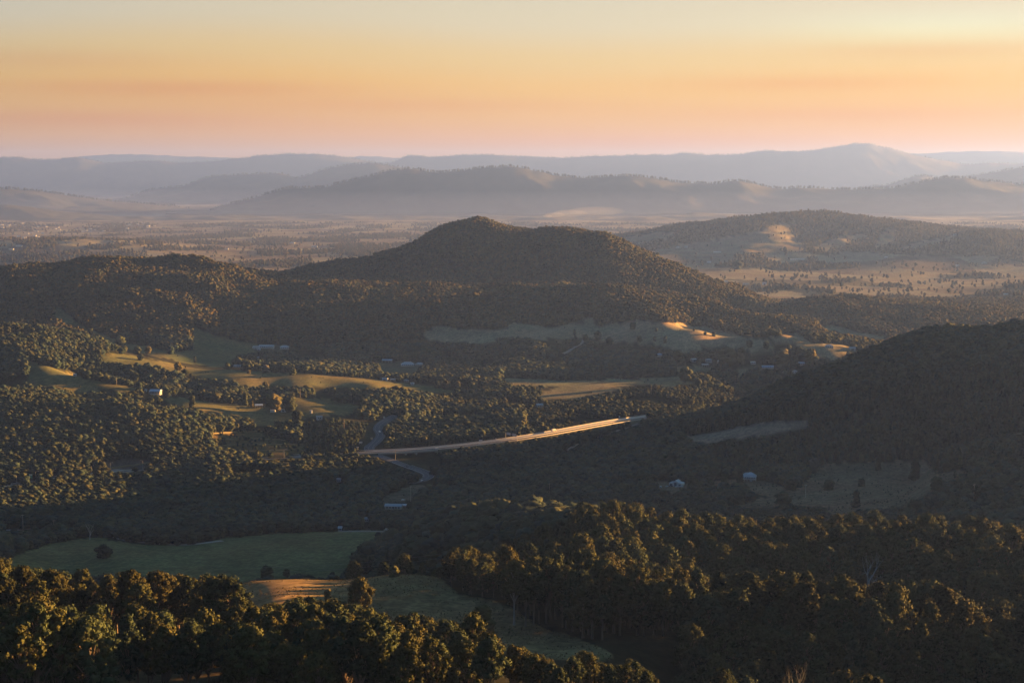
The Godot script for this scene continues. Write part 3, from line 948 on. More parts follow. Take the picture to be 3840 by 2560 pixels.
const STAND_LABELS := ["dense gum forest over the ridges at front right", "tall gum grove at front left", "dark wooded knoll behind the foreground field", "dense trees that fill the shaded valley floor round the bridge", "dark wooded hill at left above the road cutting", "scattered trees and copses on the paddock spurs at left", "forest over the big shaded hill at right", "belts of trees between the valley paddocks and houses", "forest on the long ridge across the middle", "forest on the peaked hill in the centre", "woods on the low rise at right, lit at their tops", "trees and hedges of the far plain"]

func crest_trees(crests: Array, leafy: Material) -> void:
	var a := []
	for k in 5: a.append(Stand.new())
	for n in range(1, 6):
		var line: PackedVector3Array = crests[n]
		for k in line.size() - 1:
			for t in 3:
				if rng.randf() < 0.35: continue
				var p := line[k].lerp(line[k + 1], rng.randf()) + Vector3(0, -3.0, rng.randf_range(-30.0, 50.0))
				a[rng.randi() % 5].add(p, rng.randf_range(15, 30), 1.1, rng.randf() * TAU, Color(.03, .034, .02))
	var far := []
	for k in 5: far.append(small_tree(["round", "gum", "gum", "slim", "round"][k], k + 60, [5, 6, 5, 5, 4][k], 1, 6))
	plant_stand("forest", "trees along the crests of the far ranges", far, a, [leafy])

func near_trees(leafy: Material) -> void:
	var bark := paint(Color(.16, .125, .095), 0.9)
	var pale := paint(Color(.30, .28, .25), 0.85)
	spots_near.sort_custom(func(a, b): return a.ahead < b.ahead)
	# those the photograph shows best, nearest first, are trees of their own; the rest are the forest behind them
	var sky := PackedFloat32Array()
	sky.resize(400)
	sky.fill(1568.0)
	var chosen := []
	var rest := []
	for t in spots_near:
		var tall: float = t.size * 25.0 * FOCAL / t.ahead
		var seen := 0
		var from := int((t.q.x - tall * 0.16) / 8.0) + 50
		var to := int((t.q.x + tall * 0.16) / 8.0) + 50
		var inside: bool = t.q.x > -20.0 and t.q.x < 2372.0 and t.q.y - tall < 1560.0
		for c in range(maxi(from, 0), mini(to + 1, 400)):
			if t.q.y - tall * 0.95 < sky[c] - tall * 0.2: seen += 1
			sky[c] = minf(sky[c], t.q.y - tall * 0.8)
		if inside and seen * 2 >= to - from and chosen.size() < 288: chosen.append(t)
		else: rest.append(t)
	var groups := {}
	for t in chosen:
		var where := zone(t.q, t.ahead)
		var form: String = near_meshes[t.form][2]
		var key := "%s|%s" % [form, where]
		if not groups.has(key): groups[key] = []
		groups[key].append(t)
	var first := {}
	var leaf_of := {}
	for key in groups:
		var g: Array = groups[key]
		g.sort_custom(func(a, b): return a.q.x < b.q.x)
		var form: String = key.get_slice("|", 0)
		var kind: String = {"tall": "tall gum", "broad": "broad tree", "slim": "slim tree", "loose": "open gum"}[form]
		for k in g.size():
			var t: Dictionary = g[k]
			var order: String = ORDINALS[k] + " from left, " if g.size() > 1 and k < ORDINALS.size() else "the only " if g.size() == 1 else "one more "
			var o: Node3D
			if first.has(t.form):
				o = first[t.form].duplicate()
				o.name = numbered("gum_tree" if form != "broad" else "broad_tree")
				add_child(o)
			else:
				o = Node3D.new()
				o.name = numbered("gum_tree" if form != "broad" else "broad_tree")
				add_child(o)
				part("trunk", near_meshes[t.form][0], bark, o)
				part("crown", near_meshes[t.form][1], leafy, o)
				first[t.form] = o
			o.position = t.p
			o.rotation.y = t.turn
			o.scale = Vector3.ONE * t.size
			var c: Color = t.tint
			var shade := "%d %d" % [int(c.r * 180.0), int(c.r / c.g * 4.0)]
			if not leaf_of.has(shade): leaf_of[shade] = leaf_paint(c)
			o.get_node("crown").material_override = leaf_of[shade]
			tag(o, order + kind + ", " + key.get_slice("|", 1), "tree", "gum trees of the foreground woods")
	var rows := {}
	for k in near_meshes.size(): rows[k] = Stand.new()
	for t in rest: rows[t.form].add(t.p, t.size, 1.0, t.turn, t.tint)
	var crowns := []
	var woods := []
	var stands := []
	for k in near_meshes.size():
		crowns.append(near_meshes[k][1])
		woods.append(near_meshes[k][0])
		stands.append(rows[k])
	plant_stand("forest", STAND_LABELS[0], crowns, stands, [leafy])
	for st in stands:
		for i in range(0, st.rows.size(), 16):
			for j in 3: st.rows[i + 12 + j] = 1.0
	plant_stand("forest_trunks", "trunks of the foreground forest", woods, stands, [bark])
	# three tall gums with bare pale stems at the edge of the paddock
	for w in [["tall gum with a long white stem at the paddock's edge", 1181.0, 742.0, 1.16, 0], ["thin pale stemmed gum right of the white stemmed one", 1208.0, 738.0, 0.95, 2], ["dark stemmed tall gum farther right at the forest edge", 1227.0, 742.0, 1.05, 6]]:
		var x: float = (w[1] - MID_X) / FOCAL * w[2]
		var o := thing("gum_tree", w[0], "tree", Vector3(x, ground(x, w[2]), -w[2]))
		part("trunk", near_meshes[w[4]][0], pale if w[4] == 0 else bark, o)
		part("crown", near_meshes[w[4]][1], leaf_of.values()[w[4] % leaf_of.size()], o)
		o.scale = Vector3.ONE * w[3]

func zone(q: Vector2, ahead: float) -> String:
	if ahead > 700.0 and q.x > 1040.0 or ahead > 615.0 and q.x > 1560.0:
		var band := "near ridge" if ahead < 800.0 else "back ridge"
		if q.x < 1300.0: return "by the paddock at the left end of the " + band
		if q.x < 1500.0: return "left half of the %s, past the paddock" % band
		if q.x < 1700.0: return "left of centre on the right hand " + band
		if q.x < 1900.0: return "middle of the right hand " + band
		if q.x < 2060.0: return "below the dead trees on the " + band
		if q.x < 2210.0: return "right of the dead trees on the " + band
		return "at the right edge of the " + band
	var row := "front row" if ahead < 585.0 else "back row"
	if q.x < 130.0: return row + " at the left edge of the left grove"
	if q.x < 270.0: return row + ", left part of the left grove"
	if q.x < 400.0: return row + " in the middle of the left grove"
	if q.x < 560.0: return row + " at the high right end of the left grove"
	if q.x < 720.0: return row + " below the lit paddock crest"
	if q.x < 880.0: return row + " of the front grove's middle"
	if q.x < 1040.0: return row + " of the front grove under the brown paddock"
	if q.x < 1240.0: return row + " at the right end of the front grove"
	if q.x < 1480.0: return row + " by the tip of the brown paddock"
	if q.x < 1900.0: return row + " at the bottom edge, right of centre"
	return row + " at the bottom right corner"

func tussocks() -> void:                                           # rough grass and low scrub that break up the paddocks
	var s := Shape.new()
	var r := RandomNumberGenerator.new()
	r.seed = 61
	for k in 16:
		var a := r.randf() * TAU
		var d := Vector3(cos(a), 0, sin(a))
		var p := d * r.randf_range(0.0, 0.35)
		s.tint = Color.WHITE * r.randf_range(0.7, 1.2)
		s.flat(p - d.cross(Vector3.UP) * 0.14, p + d.cross(Vector3.UP) * 0.14, p + d * 0.3 + Vector3(0, r.randf_range(0.6, 1.0), 0), d + Vector3.UP)
	var tuft := s.done()
	var bush := small_tree("round", 140, 6, 1, 14)
	var tufts := Stand.new()
	var shrubs := Stand.new()
	for spec in [[640.0, 920.0, 2.3], [1250.0, 1760.0, 5.5], [1500.0, 2150.0, 6.5], [2350.0, 3100.0, 9.0], [2950.0, 3600.0, 11.0]]:
		var ahead: float = spec[0]
		while ahead < spec[1]:
			var x := -0.31 * ahead
			while x < 0.31 * ahead:
				var tx: float = x + rng.randf_range(-0.5, 0.5) * spec[2]
				var ta: float = ahead + rng.randf_range(-0.5, 0.5) * spec[2]
				x += spec[2]
				var p := Vector3(tx, ground(tx, ta), -ta)
				var q := shown(p)
				var k := open_at(q.x, q.y, ta)
				if k < 0 or kept(q.x, q.y) > 0.0: continue
				var what: String = outline_names[k]
				var w := patch.get_noise_2d(tx * 9.0, ta * 9.0)
				if what == "spur_field" and w > -0.2 and rng.randf() < 0.75: tufts.add(p, rng.randf_range(0.35, 0.95), 0.8, rng.randf() * TAU, Color(.17, .135, .065) * rng.randf_range(0.6, 1.2))
				elif what in ["brown_field", "clearing"] and w > 0.0 and rng.randf() < 0.3: shrubs.add(p, rng.randf_range(0.8, 2.6), 0.8, rng.randf() * TAU, Color(.05, .045, .025) * rng.randf_range(0.7, 1.4))
				elif what in ["hill_field", "spur_grass", "ridge_grass", "basin_grass", "valley_field"] and w > 0.22 and rng.randf() < 0.07: shrubs.add(p, rng.randf_range(1.0, 4.0), 0.9, rng.randf() * TAU, Color(.035, .045, .025) * rng.randf_range(0.7, 1.3))
			ahead += spec[2]
	plant_stand("tussock_grass", "rough tussocks of dry grass on the foreground paddock", [tuft], [tufts], [leaf_paint(Color.WHITE, 0.2)])
	plant_stand("low_scrub", "low shrubs scattered over the paddocks", [bush], [shrubs], [leaf_paint(Color.WHITE)])
# ------------------------------------------------------------------ things people built
var keep := PackedFloat32Array()      # per picture cell, metres to something that no tree hides in the photograph
func keep_clear(px0: float, py0: float, px1: float, py1: float, ahead: float) -> void:
	if keep.is_empty(): keep.resize(CW * CH)
	for j in range(maxi(0, int(py0 / CELL)), mini(CH, int(py1 / CELL) + 1)):
		for i in range(maxi(0, int(px0 / CELL)), mini(CW, int(px1 / CELL) + 1)): keep[j * CW + i] = maxf(keep[j * CW + i], ahead)

func kept(px: float, py: float) -> float:
	var i := int(px / CELL)
	var j := int(py / CELL)
	return 0.0 if i < 0 or j < 0 or i >= CW or j >= CH else keep[j * CW + i]

func hides(q: Vector2, ahead: float, tall: float, wide: float) -> bool:          # whether a tree there would stand before something kept clear
	var up := tall * FOCAL / ahead
	var w := wide * FOCAL / ahead * 0.5
	for f in [0.0, 0.3, 0.6, 0.92]:
		for s in [-0.8, 0.0, 0.8]:
			if kept(q.x + s * w, q.y - up * f) > ahead - 12.0: return true
	return false

var paints := {}
func coat(r: float, g: float, b: float, rough := 0.8) -> StandardMaterial3D:
	var key := "%s %s %s %s" % [r, g, b, rough]
	if not paints.has(key): paints[key] = paint(Color(r, g, b), rough)
	return paints[key]

func box_mesh(center: Vector3, size: Vector3) -> ArrayMesh:
	var s := Shape.new()
	s.box(center, size)
	return s.done()

func part(called: String, mesh: Mesh, mat: Material, on: Node) -> MeshInstance3D:
	return show_mesh(called, mesh, mat, on)

func roof_mesh(kind: String, w: float, d: float, base: float, rise: float, over := 0.5) -> ArrayMesh:
	var s := Shape.new()
	var x := w / 2.0 + over
	var z := d / 2.0 + over
	var t := 0.16
	if kind == "gable" or kind == "hip":
		var rx := x if kind == "gable" else maxf(x - z * 0.95, 0.3)
		var a := Vector3(-x, base, z); var b := Vector3(x, base, z); var c := Vector3(x, base, -z); var e := Vector3(-x, base, -z)
		var p := Vector3(-rx, base + rise, 0); var q := Vector3(rx, base + rise, 0)
		s.quad(a, b, q, p, Vector3(0, 1, 1))
		s.quad(c, e, p, q, Vector3(0, 1, -1))
		s.flat(b, c, q, Vector3.RIGHT)
		s.flat(e, a, p, Vector3.LEFT)
		s.box(Vector3(0, base - t / 2.0, 0), Vector3(2 * x - 0.02, t, 2 * z - 0.02))
		s.box(Vector3(0, base + rise + 0.05, 0), Vector3(2 * rx, 0.14, 0.3))
	else:
		var lift := rise
		var a := Vector3(-x, base, z); var b := Vector3(x, base, z); var c := Vector3(x, base + lift, -z); var e := Vector3(-x, base + lift, -z)
		var up := Vector3(0, t, 0)
		s.quad(a + up, b + up, c + up, e + up, Vector3.UP)
		s.quad(a, b, c, e, Vector3.DOWN)
		s.quad(a, b, b + up, a + up, Vector3.BACK)
		s.quad(e, c, c + up, e + up, Vector3.FORWARD)
		s.quad(b, c, c + up, b + up, Vector3.RIGHT)
		s.quad(a, e, e + up, a + up, Vector3.LEFT)
	return s.done()

const WHITE := Color(.46, .46, .43)
const PALE_ROOF := Color(.36, .39, .40)
const BLUE_ROOF := Color(.34, .44, .54)
const GREY := Color(.26, .27, .28)
const CREAM := Color(.52, .46, .36)
const BRICK := Color(.26, .15, .10)
# a house or shed: where its foot stands in the picture, its width in picture pixels, wall height and depth in metres; extras among veranda stilts open door chimney none
func house(label: String, category: String, px: float, py: float, wide: float, high: float, deep: float, turn: float, roof: String, rise: float, wall: Color, top: Color, windows: int, extras := "") -> Node3D:
	var behind := px > 1780.0 and py < 870.0 and py > 760.0
	var at := on_ground(px, py, 2760.0 if behind else 420.0)
	var w := wide * -at.z / FOCAL
	if not behind or py < 810.0: keep_clear(px - wide * 0.55, py - (high + rise) * FOCAL / -at.z * 0.9, px + wide * 0.55, py, -at.z)
	var o := thing("farm_shed" if category == "shed" else "house", label, category, at, deg_to_rad(turn))
	var lift := 2.1 if "stilts" in extras else 0.0
	var wall_paint := coat(wall.r, wall.g, wall.b)
	var dark := coat(.02, .025, .03, 0.2)
	var trim := coat(.6, .6, .57)
	var z := deep / 2.0
	if "open" in extras:
		for sx in [-1.0, -0.33, 0.33, 1.0]: part("post", box_mesh(Vector3(sx * (w / 2.0 - 0.2), high / 2.0 - 0.4, z - 0.2), Vector3(0.25, high + 0.8, 0.25)), trim, o)
		part("wall", box_mesh(Vector3(0, high / 2.0 - 0.5, -z + 0.1), Vector3(w, high + 1.0, 0.15)), wall_paint, o)
		part("side_wall", box_mesh(Vector3(-w / 2.0 + 0.1, high / 2.0 - 0.5, 0), Vector3(0.15, high + 1.0, deep - 0.4)), wall_paint, o)
	else:
		var s := Shape.new()
		s.box(Vector3(0, lift + high / 2.0 - (0.0 if lift > 0.0 else 0.7), 0), Vector3(w, high + (0.0 if lift > 0.0 else 1.4), deep))
		if roof == "gable":
			for sx in [-1.0, 1.0]: s.flat(Vector3(sx * w / 2.0, lift + high, z), Vector3(sx * w / 2.0, lift + high, -z), Vector3(sx * w / 2.0, lift + high + rise * 0.9, 0), Vector3(sx, 0, 0))
		part("wall", s.done(), wall_paint, o)
		if lift > 0.0:
			var n := maxi(3, int(w / 3.0))
			for k in n + 1:
				for sz in [-1.0, 1.0]: part("stilt", box_mesh(Vector3(lerpf(-w / 2.0 + 0.2, w / 2.0 - 0.2, k / float(n)), lift / 2.0 - 0.4, sz * (z - 0.2)), Vector3(0.28, lift + 0.8, 0.28)), trim, o)
		for k in windows:
			var x := lerpf(-w / 2.0, w / 2.0, (k + 0.8) / (windows + 0.6))
			var win := part("window", box_mesh(Vector3(x, lift + high * 0.56, z + 0.02), Vector3(minf(1.5, w / windows * 0.5), high * 0.42, 0.06)), dark, o)
			part("frame", box_mesh(Vector3(x, lift + high * 0.56 - high * 0.25, z + 0.05), Vector3(minf(1.7, w / windows * 0.55), 0.14, 0.12)), trim, win)
		if "door" in extras: part("door", box_mesh(Vector3(w * 0.05 if windows else 0.0, lift + high * 0.4, z + 0.03), Vector3(1.1 if windows else w * 0.5, high * 0.8, 0.08)), coat(.12, .13, .14), o)
	part("roof", roof_mesh(roof, w, deep, lift + high, rise), coat(top.r, top.g, top.b, 0.45), o)
	if "veranda" in extras:
		part("veranda_roof", roof_mesh("skillion", w, 2.6, lift + high * 0.82, 0.5, 0.2), coat(top.r, top.g, top.b, 0.45), o).position.z = z + 1.55
		var n := maxi(3, int(w / 3.2))
		for k in n + 1: part("veranda_post", box_mesh(Vector3(lerpf(-w / 2.0, w / 2.0, k / float(n)), (lift + high * 0.8) / 2.0 - 0.3, z + 2.7), Vector3(0.16, lift + high * 0.8 + 0.6, 0.16)), trim, o)
		part("veranda_rail", box_mesh(Vector3(0, lift + 0.95, z + 2.74), Vector3(w, 0.5, 0.06)), trim, o)
		part("veranda_floor", box_mesh(Vector3(0, lift + 0.05, z + 1.4), Vector3(w, 0.2, 2.7)), trim, o)
	if "chimney" in extras: part("chimney", box_mesh(Vector3(w * 0.22, lift + high + rise, -0.6), Vector3(0.8, 1.6, 0.8)), coat(.26, .15, .10), o)
	return o

func extrude(profile: Array, half: float, tuck: float, from: float, s: Shape) -> void:        # a side view (x along, y up) given width, narrower above from
	var mid := Vector3.ZERO
	for p in profile: mid += Vector3(p.x, p.y, 0) / profile.size()
	var at := func(p: Vector2, side: float) -> Vector3: return Vector3(p.x, p.y, side * (half if p.y <= from else half - tuck))
	for k in profile.size():
		var a: Vector2 = profile[k]
		var b: Vector2 = profile[(k + 1) % profile.size()]
		var out := Vector3((a.x + b.x) / 2.0 - mid.x, (a.y + b.y) / 2.0 - mid.y, 0)
		s.quad(at.call(a, 1.0), at.call(b, 1.0), at.call(b, -1.0), at.call(a, -1.0), out)
		for side in [-1.0, 1.0]: s.flat(at.call(a, side), at.call(b, side), mid + Vector3(0, 0, side * half * 0.97), Vector3(0, 0, side))

func vehicle(label: String, kind: String, color: Color, at: Vector3, turn: float, category := "car") -> Node3D:
	var o := thing({"car": "car", "van": "van", "ute": "pickup_truck", "truck": "truck"}[kind], label, category, at, turn)
	var body := Shape.new()
	var glass := Shape.new()
	var long := 4.5
	match kind:
		"car":
			extrude([Vector2(-2.2, .35), Vector2(2.2, .35), Vector2(2.25, .75), Vector2(1.2, .95), Vector2(.5, 1.42), Vector2(-1.1, 1.45), Vector2(-1.9, .98), Vector2(-2.25, .9)], 0.88, 0.16, 1.0, body)
			extrude([Vector2(1.1, .98), Vector2(.52, 1.37), Vector2(-1.1, 1.4), Vector2(-1.75, 1.0)], 0.80, 0.06, 1.1, glass)
		"ute":
			long = 5.2
			extrude([Vector2(-2.6, .45), Vector2(2.6, .45), Vector2(2.65, 1.0), Vector2(1.4, 1.15), Vector2(.8, 1.75), Vector2(-.6, 1.78), Vector2(-.75, 1.15), Vector2(-2.6, 1.15)], 0.92, 0.12, 1.2, body)
			extrude([Vector2(1.3, 1.2), Vector2(.82, 1.68), Vector2(-.55, 1.7), Vector2(-.62, 1.2)], 0.87, 0.05, 1.3, glass)
		"van":
			long = 5.0
			extrude([Vector2(-2.5, .4), Vector2(2.5, .4), Vector2(2.55, .95), Vector2(2.1, 1.25), Vector2(1.5, 2.0), Vector2(-2.45, 2.05)], 0.98, 0.1, 1.3, body)
			extrude([Vector2(2.06, 1.32), Vector2(1.52, 1.92), Vector2(.6, 1.92), Vector2(.6, 1.3)], 0.95, 0.03, 1.4, glass)
		"truck":
			long = 9.0
			body.box(Vector3(-1.4, 2.3, 0), Vector3(6.4, 2.7, 2.5))
			extrude([Vector2(2.1, .6), Vector2(4.4, .6), Vector2(4.5, 1.5), Vector2(4.1, 2.7), Vector2(2.1, 2.8)], 1.2, 0.1, 2.0, body)
			body.box(Vector3(0, 0.8, 0), Vector3(8.4, 0.35, 1.6))
			extrude([Vector2(4.42, 1.65), Vector2(4.14, 2.5), Vector2(3.2, 2.5), Vector2(3.2, 1.6)], 1.19, 0.03, 2.0, glass)
	part("body", body.done(), paint(color, 0.3), o)
	part("windows", glass.done(), coat(.015, .02, .025, 0.1), o)
	for sx in [-1.0, 1.0]:
		for sz in [-1.0, 1.0]:
			var s := Shape.new()
			var r := 0.34 if kind == "car" else 0.42
			var x: float = sx * long * 0.31
			s.tube([Vector3(x, r, sz * 0.66), Vector3(x, r, sz * 0.9)], [r, r], 10)
			s.tube([Vector3(x, r, sz * 0.9), Vector3(x, r, sz * 0.905)], [r, 0.02], 10)
			part("wheel", s.done(), coat(.02, .02, .02), o)
		part("headlight", box_mesh(Vector3(long * 0.5 + 0.01, 0.72, sx * 0.6), Vector3(0.08, 0.16, 0.34)), coat(.6, .6, .55, 0.2), o)
	return o

func spline(pts: Array, per: int) -> Array:
	var out := []
	for k in pts.size() - 1:
		var a: Vector3 = pts[maxi(k - 1, 0)]; var b: Vector3 = pts[k]; var c: Vector3 = pts[k + 1]; var d: Vector3 = pts[mini(k + 2, pts.size() - 1)]
		for j in per: out.append(b.cubic_interpolate(c, a, d, j / float(per)))
	out.append(pts[-1])
	return out

func ribbon(line: Array, from: float, to: float, lift: float, thick := 0.0, skirt := 0.0) -> ArrayMesh:   # a strip from one sideways distance to another along a line
	var s := Shape.new()
	var prev := []
	for k in line.size():
		var along: Vector3 = line[mini(k + 1, line.size() - 1)] - line[maxi(k - 1, 0)]
		var side := along.cross(Vector3.UP).normalized()
		var up := Vector3(0, lift, 0)
		var ring: Array = [line[k] + side * from + up, line[k] + side * to + up]
		if thick > 0.0: ring.append_array([ring[1] - Vector3(0, thick, 0), ring[0] - Vector3(0, thick, 0)])
		elif skirt > 0.0: ring.append_array([ring[1] + side * skirt * 1.8 - Vector3(0, skirt, 0), ring[0] - side * skirt * 1.8 - Vector3(0, skirt, 0)])
		if k > 0:
			if ring.size() == 2: s.quad(prev[0], prev[1], ring[1], ring[0], Vector3.UP)
			else:
				var mid: Vector3 = (ring[0] + ring[1] + ring[2] + ring[3]) / 4.0
				for e in 4:
					if skirt > 0.0 and e == 2: continue
					var f := (e + 1) % 4
					s.quad(prev[e], prev[f], ring[f], ring[e], (ring[e] + ring[f]) / 2.0 - mid)
		prev = ring
	return s.done()

func clear_line(line: Array, half: float) -> void:
	for p in line:
		var q := shown(p)
		var w: float = half * FOCAL / -p.z
		keep_clear(q.x - maxf(w, 3.0), q.y - 3.0, q.x + maxf(w, 3.0), q.y + 0.5, -p.z - 25.0)

func ground_line(pts: Array, lift := 0.5, per := 6) -> Array:      # column,metres-ahead pairs laid on the ground
	var raw := []
	for p in pts: raw.append(Vector3((p[0] - MID_X) / FOCAL * p[1], 0, -p[1]))
	var line := spline(raw, per)
	for k in line.size(): line[k].y = ground(line[k].x, -line[k].z) + lift
	for t in 3:
		for k in range(1, line.size() - 1): line[k].y = maxf((line[k - 1].y + line[k].y + line[k + 1].y) / 3.0, line[k].y)
	return line

func road(called: String, label: String, line: Array, half: float, mat: Material, marked: bool, clear := true) -> Node3D:
	var o := show_mesh(called, ribbon(line, -half, half, 0.0, 0.0, 2.5), mat)
	tag(o, label, "", "", "structure")
	var white := coat(.3, .3, .29)
	if marked:
		for x in [-half + 0.6, half - 0.6]: part("edge_line", ribbon(line, x - 0.12, x + 0.12, 0.02), white, o)
		part("centre_line", ribbon(line, -0.14, 0.14, 0.02), white, o)
	if clear: clear_line(line, half)
	return o

func highway() -> void:
	var raw := []
	for p in [[-250, 1142, 1940], [0, 1116, 2020], [150, 1098, 2080], [290, 1082, 2150], [440, 1065, 2210], [620, 1053, 2250], [740, 1047, 2265], [830, 1041, 2280], [1000, 1031, 2300], [1200, 1007, 2360], [1400, 972, 2480], [1484, 959, 2545], [1580, 943, 2640]]: raw.append(spot(p[0], p[1], p[2]) + Vector3(0, 1.0, 0))
	var line := spline(raw, 8)
	var grey := coat(.19, .185, .175, 0.35)
	grey.metallic_specular = 0.5
	var concrete := coat(.48, .44, .38, 0.6)
	var top := Node3D.new()
	top.name = "highway"
	add_child(top)
	tag(top, "highway that crosses the valley and gleams in the low light", "", "", "structure")
	var bridge_from := 0
	var bridge_to := 0
	for k in line.size():
		var q := shown(line[k])
		if q.x < 872.0: bridge_from = k
		if q.x < 1015.0: bridge_to = k
	part("carriageway", ribbon(line, -12.5, -1.6, 0.0), grey, top)
	part("carriageway", ribbon(line, 1.6, 12.5, 0.0), coat(.09, .085, .08, 0.7), top)
	part("median", ribbon(line, -1.6, 1.6, -0.05), coat(.16, .14, .08), top)
	part("median_barrier", ribbon(line, -0.3, 0.3, 0.85, 0.9), concrete, top)
	for x in [-12.9, 12.5]: part("edge_barrier", ribbon(line, x, x + 0.4, 0.95, 1.0), concrete, top)
	for x in [-9.2, -5.4, 5.4, 9.2]: part("lane_line", ribbon(line, x - 0.12, x + 0.12, 0.02), coat(.55, .55, .52), top)
	part("embankment", ribbon(line.slice(0, bridge_from + 1), -13.2, 13.2, -0.1, 0.0, 9.0), coat(.06, .06, .03), top)
	part("embankment", ribbon(line.slice(bridge_to), -13.2, 13.2, -0.1, 0.0, 9.0), coat(.06, .06, .03), top)
	clear_line(line.filter(func(p): return shown(p).x > 826.0 and shown(p).x < 1486.0), 5.0)
	clear_line(line.filter(func(p): return shown(p).x > 586.0 and shown(p).x < 672.0), 12.0)
	clear_line(line.filter(func(p): return shown(p).x < 52.0 or (shown(p).x > 262.0 and shown(p).x < 312.0)), 12.0)
	var span := line.slice(bridge_from, bridge_to + 1)
	var b := thing("road_bridge", "concrete highway bridge on round piers over the winding road", "bridge", Vector3.ZERO)
	part("deck", ribbon(span, -12.7, 12.7, -0.12, 0.9), concrete, b)
	for x in [-11.5, -4.0, 3.2, 10.2]: part("girder", ribbon(span, x, x + 1.3, -1.05, 1.3), coat(.36, .34, .30), b)
	for px in [922.0, 958.0, 1000.0]:
		var k := bridge_from
		for i in range(bridge_from, bridge_to + 1):
			if absf(shown(line[i]).x - px) < absf(shown(line[k]).x - px): k = i
		var c: Vector3 = line[k]
		var side: Vector3 = (line[k + 1] - line[k - 1]).cross(Vector3.UP).normalized()
		var s := Shape.new()
		s.box(c + Vector3(0, -3.2, 0), Vector3(2.2, 1.8, 22.0), Basis.looking_at(-side))
		part("pier_cap", s.done(), coat(.44, .42, .37), b)
		for x in [-8.5, 0.0, 8.5]:
			var t := Shape.new()
			var foot: Vector3 = c + side * x
			t.tube([Vector3(foot.x, ground(foot.x, -foot.z) - 2.0, foot.z), foot + Vector3(0, -4.0, 0)], [0.95, 0.95], 12)
			part("pier", t.done(), coat(.44, .42, .37), b)
	keep_clear(912, 1036, 1012, 1062, 2270)
	# roads below and beside it
	var tar := coat(.11, .115, .12, 0.95)
	tar.metallic_specular = 0.1
	var wind := ground_line([[906, 2560], [885, 2520], [866, 2475], [858, 2430], [866, 2395], [858, 2355], [843, 2312], [852, 2282], [895, 2242], [932, 2205], [958, 2180], [978, 2155], [982, 2130], [966, 2100], [935, 2075]], 0.5)
	var wr := road("road", "winding two lane road that passes under the highway bridge", wind, 6.2, tar, true)
	clear_line(wind.slice(0, 36), 11.0)
	part("guard_rail", ribbon(wind.slice(54, 78), -6.9, -6.75, 0.9, 0.4), coat(.45, .46, .46, 0.4), wr)
	part("guard_rail", ribbon(wind.slice(50, 74), 6.75, 6.9, 0.9, 0.4), coat(.45, .46, .46, 0.4), wr)
	for spec in [["service_road", "narrow service road beside the highway, below its right end", [[1300, 2290], [1316, 2315], [1334, 2350], [1373, 2385], [1420, 2430], [1470, 2490]], 2.6, .13], ["farm_track", "pale farm track that climbs the middle paddock", [[1292, 3300], [1306, 3330], [1322, 3370], [1336, 3400], [1342, 3440]], 2.0, .24],
		["farm_track", "gravel track along the top of the green paddock", [[225, 1640], [250, 1632], [281, 1600], [355, 1588], [430, 1580], [500, 1600]], 2.4, .26], ["farm_lane", "sealed lane along the crest of the green paddock", [[770, 1668], [800, 1668], [850, 1664], [900, 1660], [925, 1660]], 3.2, .16], ["farm_track", "track along the far edge of the sports field", [[-40, 1760], [40, 1762], [90, 1764], [150, 1768]], 2.2, .3]]:
		road(spec[0], spec[1], ground_line(spec[2], 0.35), spec[3], coat(spec[4], spec[4] * 0.97, spec[4] * 0.9, 0.8), false)
	# benches of the cutting, grassed and lit
	for c in [[[484, 996], [520, 993], [560, 992], [600, 991], [626, 996]], [[491, 1024], [540, 1022], [600, 1021], [650, 1021], [694, 1021]], [[535, 1038], [590, 1036], [650, 1034], [708, 1034]], [[500, 1010], [560, 1008], [620, 1009], [655, 1012]], [[233, 1078], [262, 1074], [300, 1069], [340, 1064], [358, 1062]]]:
		var l := []
		for q in c: l.append(on_ground(q[0], q[1], 2020.0) + Vector3(0, 0.9, 0))
		tag(show_mesh("cutting_bench", ribbon(spline(l, 5), -2.0, 2.0, 0.0, 2.2), coat(.16, .13, .06)), "grassed bench across the road cutting", "", "", "structure")
		clear_line(spline(l, 5), 3.0)
	# on the roads
	var car_at := func(line_: Array, px: float, x: float, near: float, far: float) -> Array:
		var k := 1
		for i in range(1, line_.size() - 1):
			if -line_[i].z > near and -line_[i].z < far and absf(shown(line_[i]).x - px) < absf(shown(line_[k]).x - px): k = i
		var along: Vector3 = (line_[k + 1] - line_[k - 1]).normalized()
		return [line_[k] + along.cross(Vector3.UP).normalized() * x + Vector3(0, 0.03, 0), atan2(-along.z, along.x)]
	for c in [["dark car on the winding road, left of the bridge", "car", Color(.03, .03, .035), wind, 846.0, 3.0, 2300.0, 2380.0], ["white van on the bend of the winding road", "van", Color(.6, .6, .58), wind, 866.0, -3.0, 2385.0, 2420.0], ["dark car on the road just past the bridge", "car", Color(.03, .03, .035), wind, 942.0, 3.0, 2150.0, 2230.0], ["white car lowest on the winding road below the bridge", "car", Color(.6, .6, .58), wind, 966.0, -3.0, 2000.0, 2110.0],
		["white van on the highway bridge near its right end", "van", Color(.62, .62, .6), line, 996.0, 7.0, 2200.0, 2400.0], ["pale car on the highway right of the bridge", "car", Color(.4, .42, .44), line, 1110.0, 7.0, 2200.0, 2450.0], ["white truck on the highway past the sign gantry", "truck", Color(.55, .55, .52), line, 1271.0, -7.0, 2200.0, 2500.0]]:
		var at: Array = car_at.call(c[3], c[4], c[5], c[6], c[7])
		vehicle(c[0], c[1], c[2], at[0], at[1], {"car": "car", "van": "van", "truck": "truck"}[c[1]])
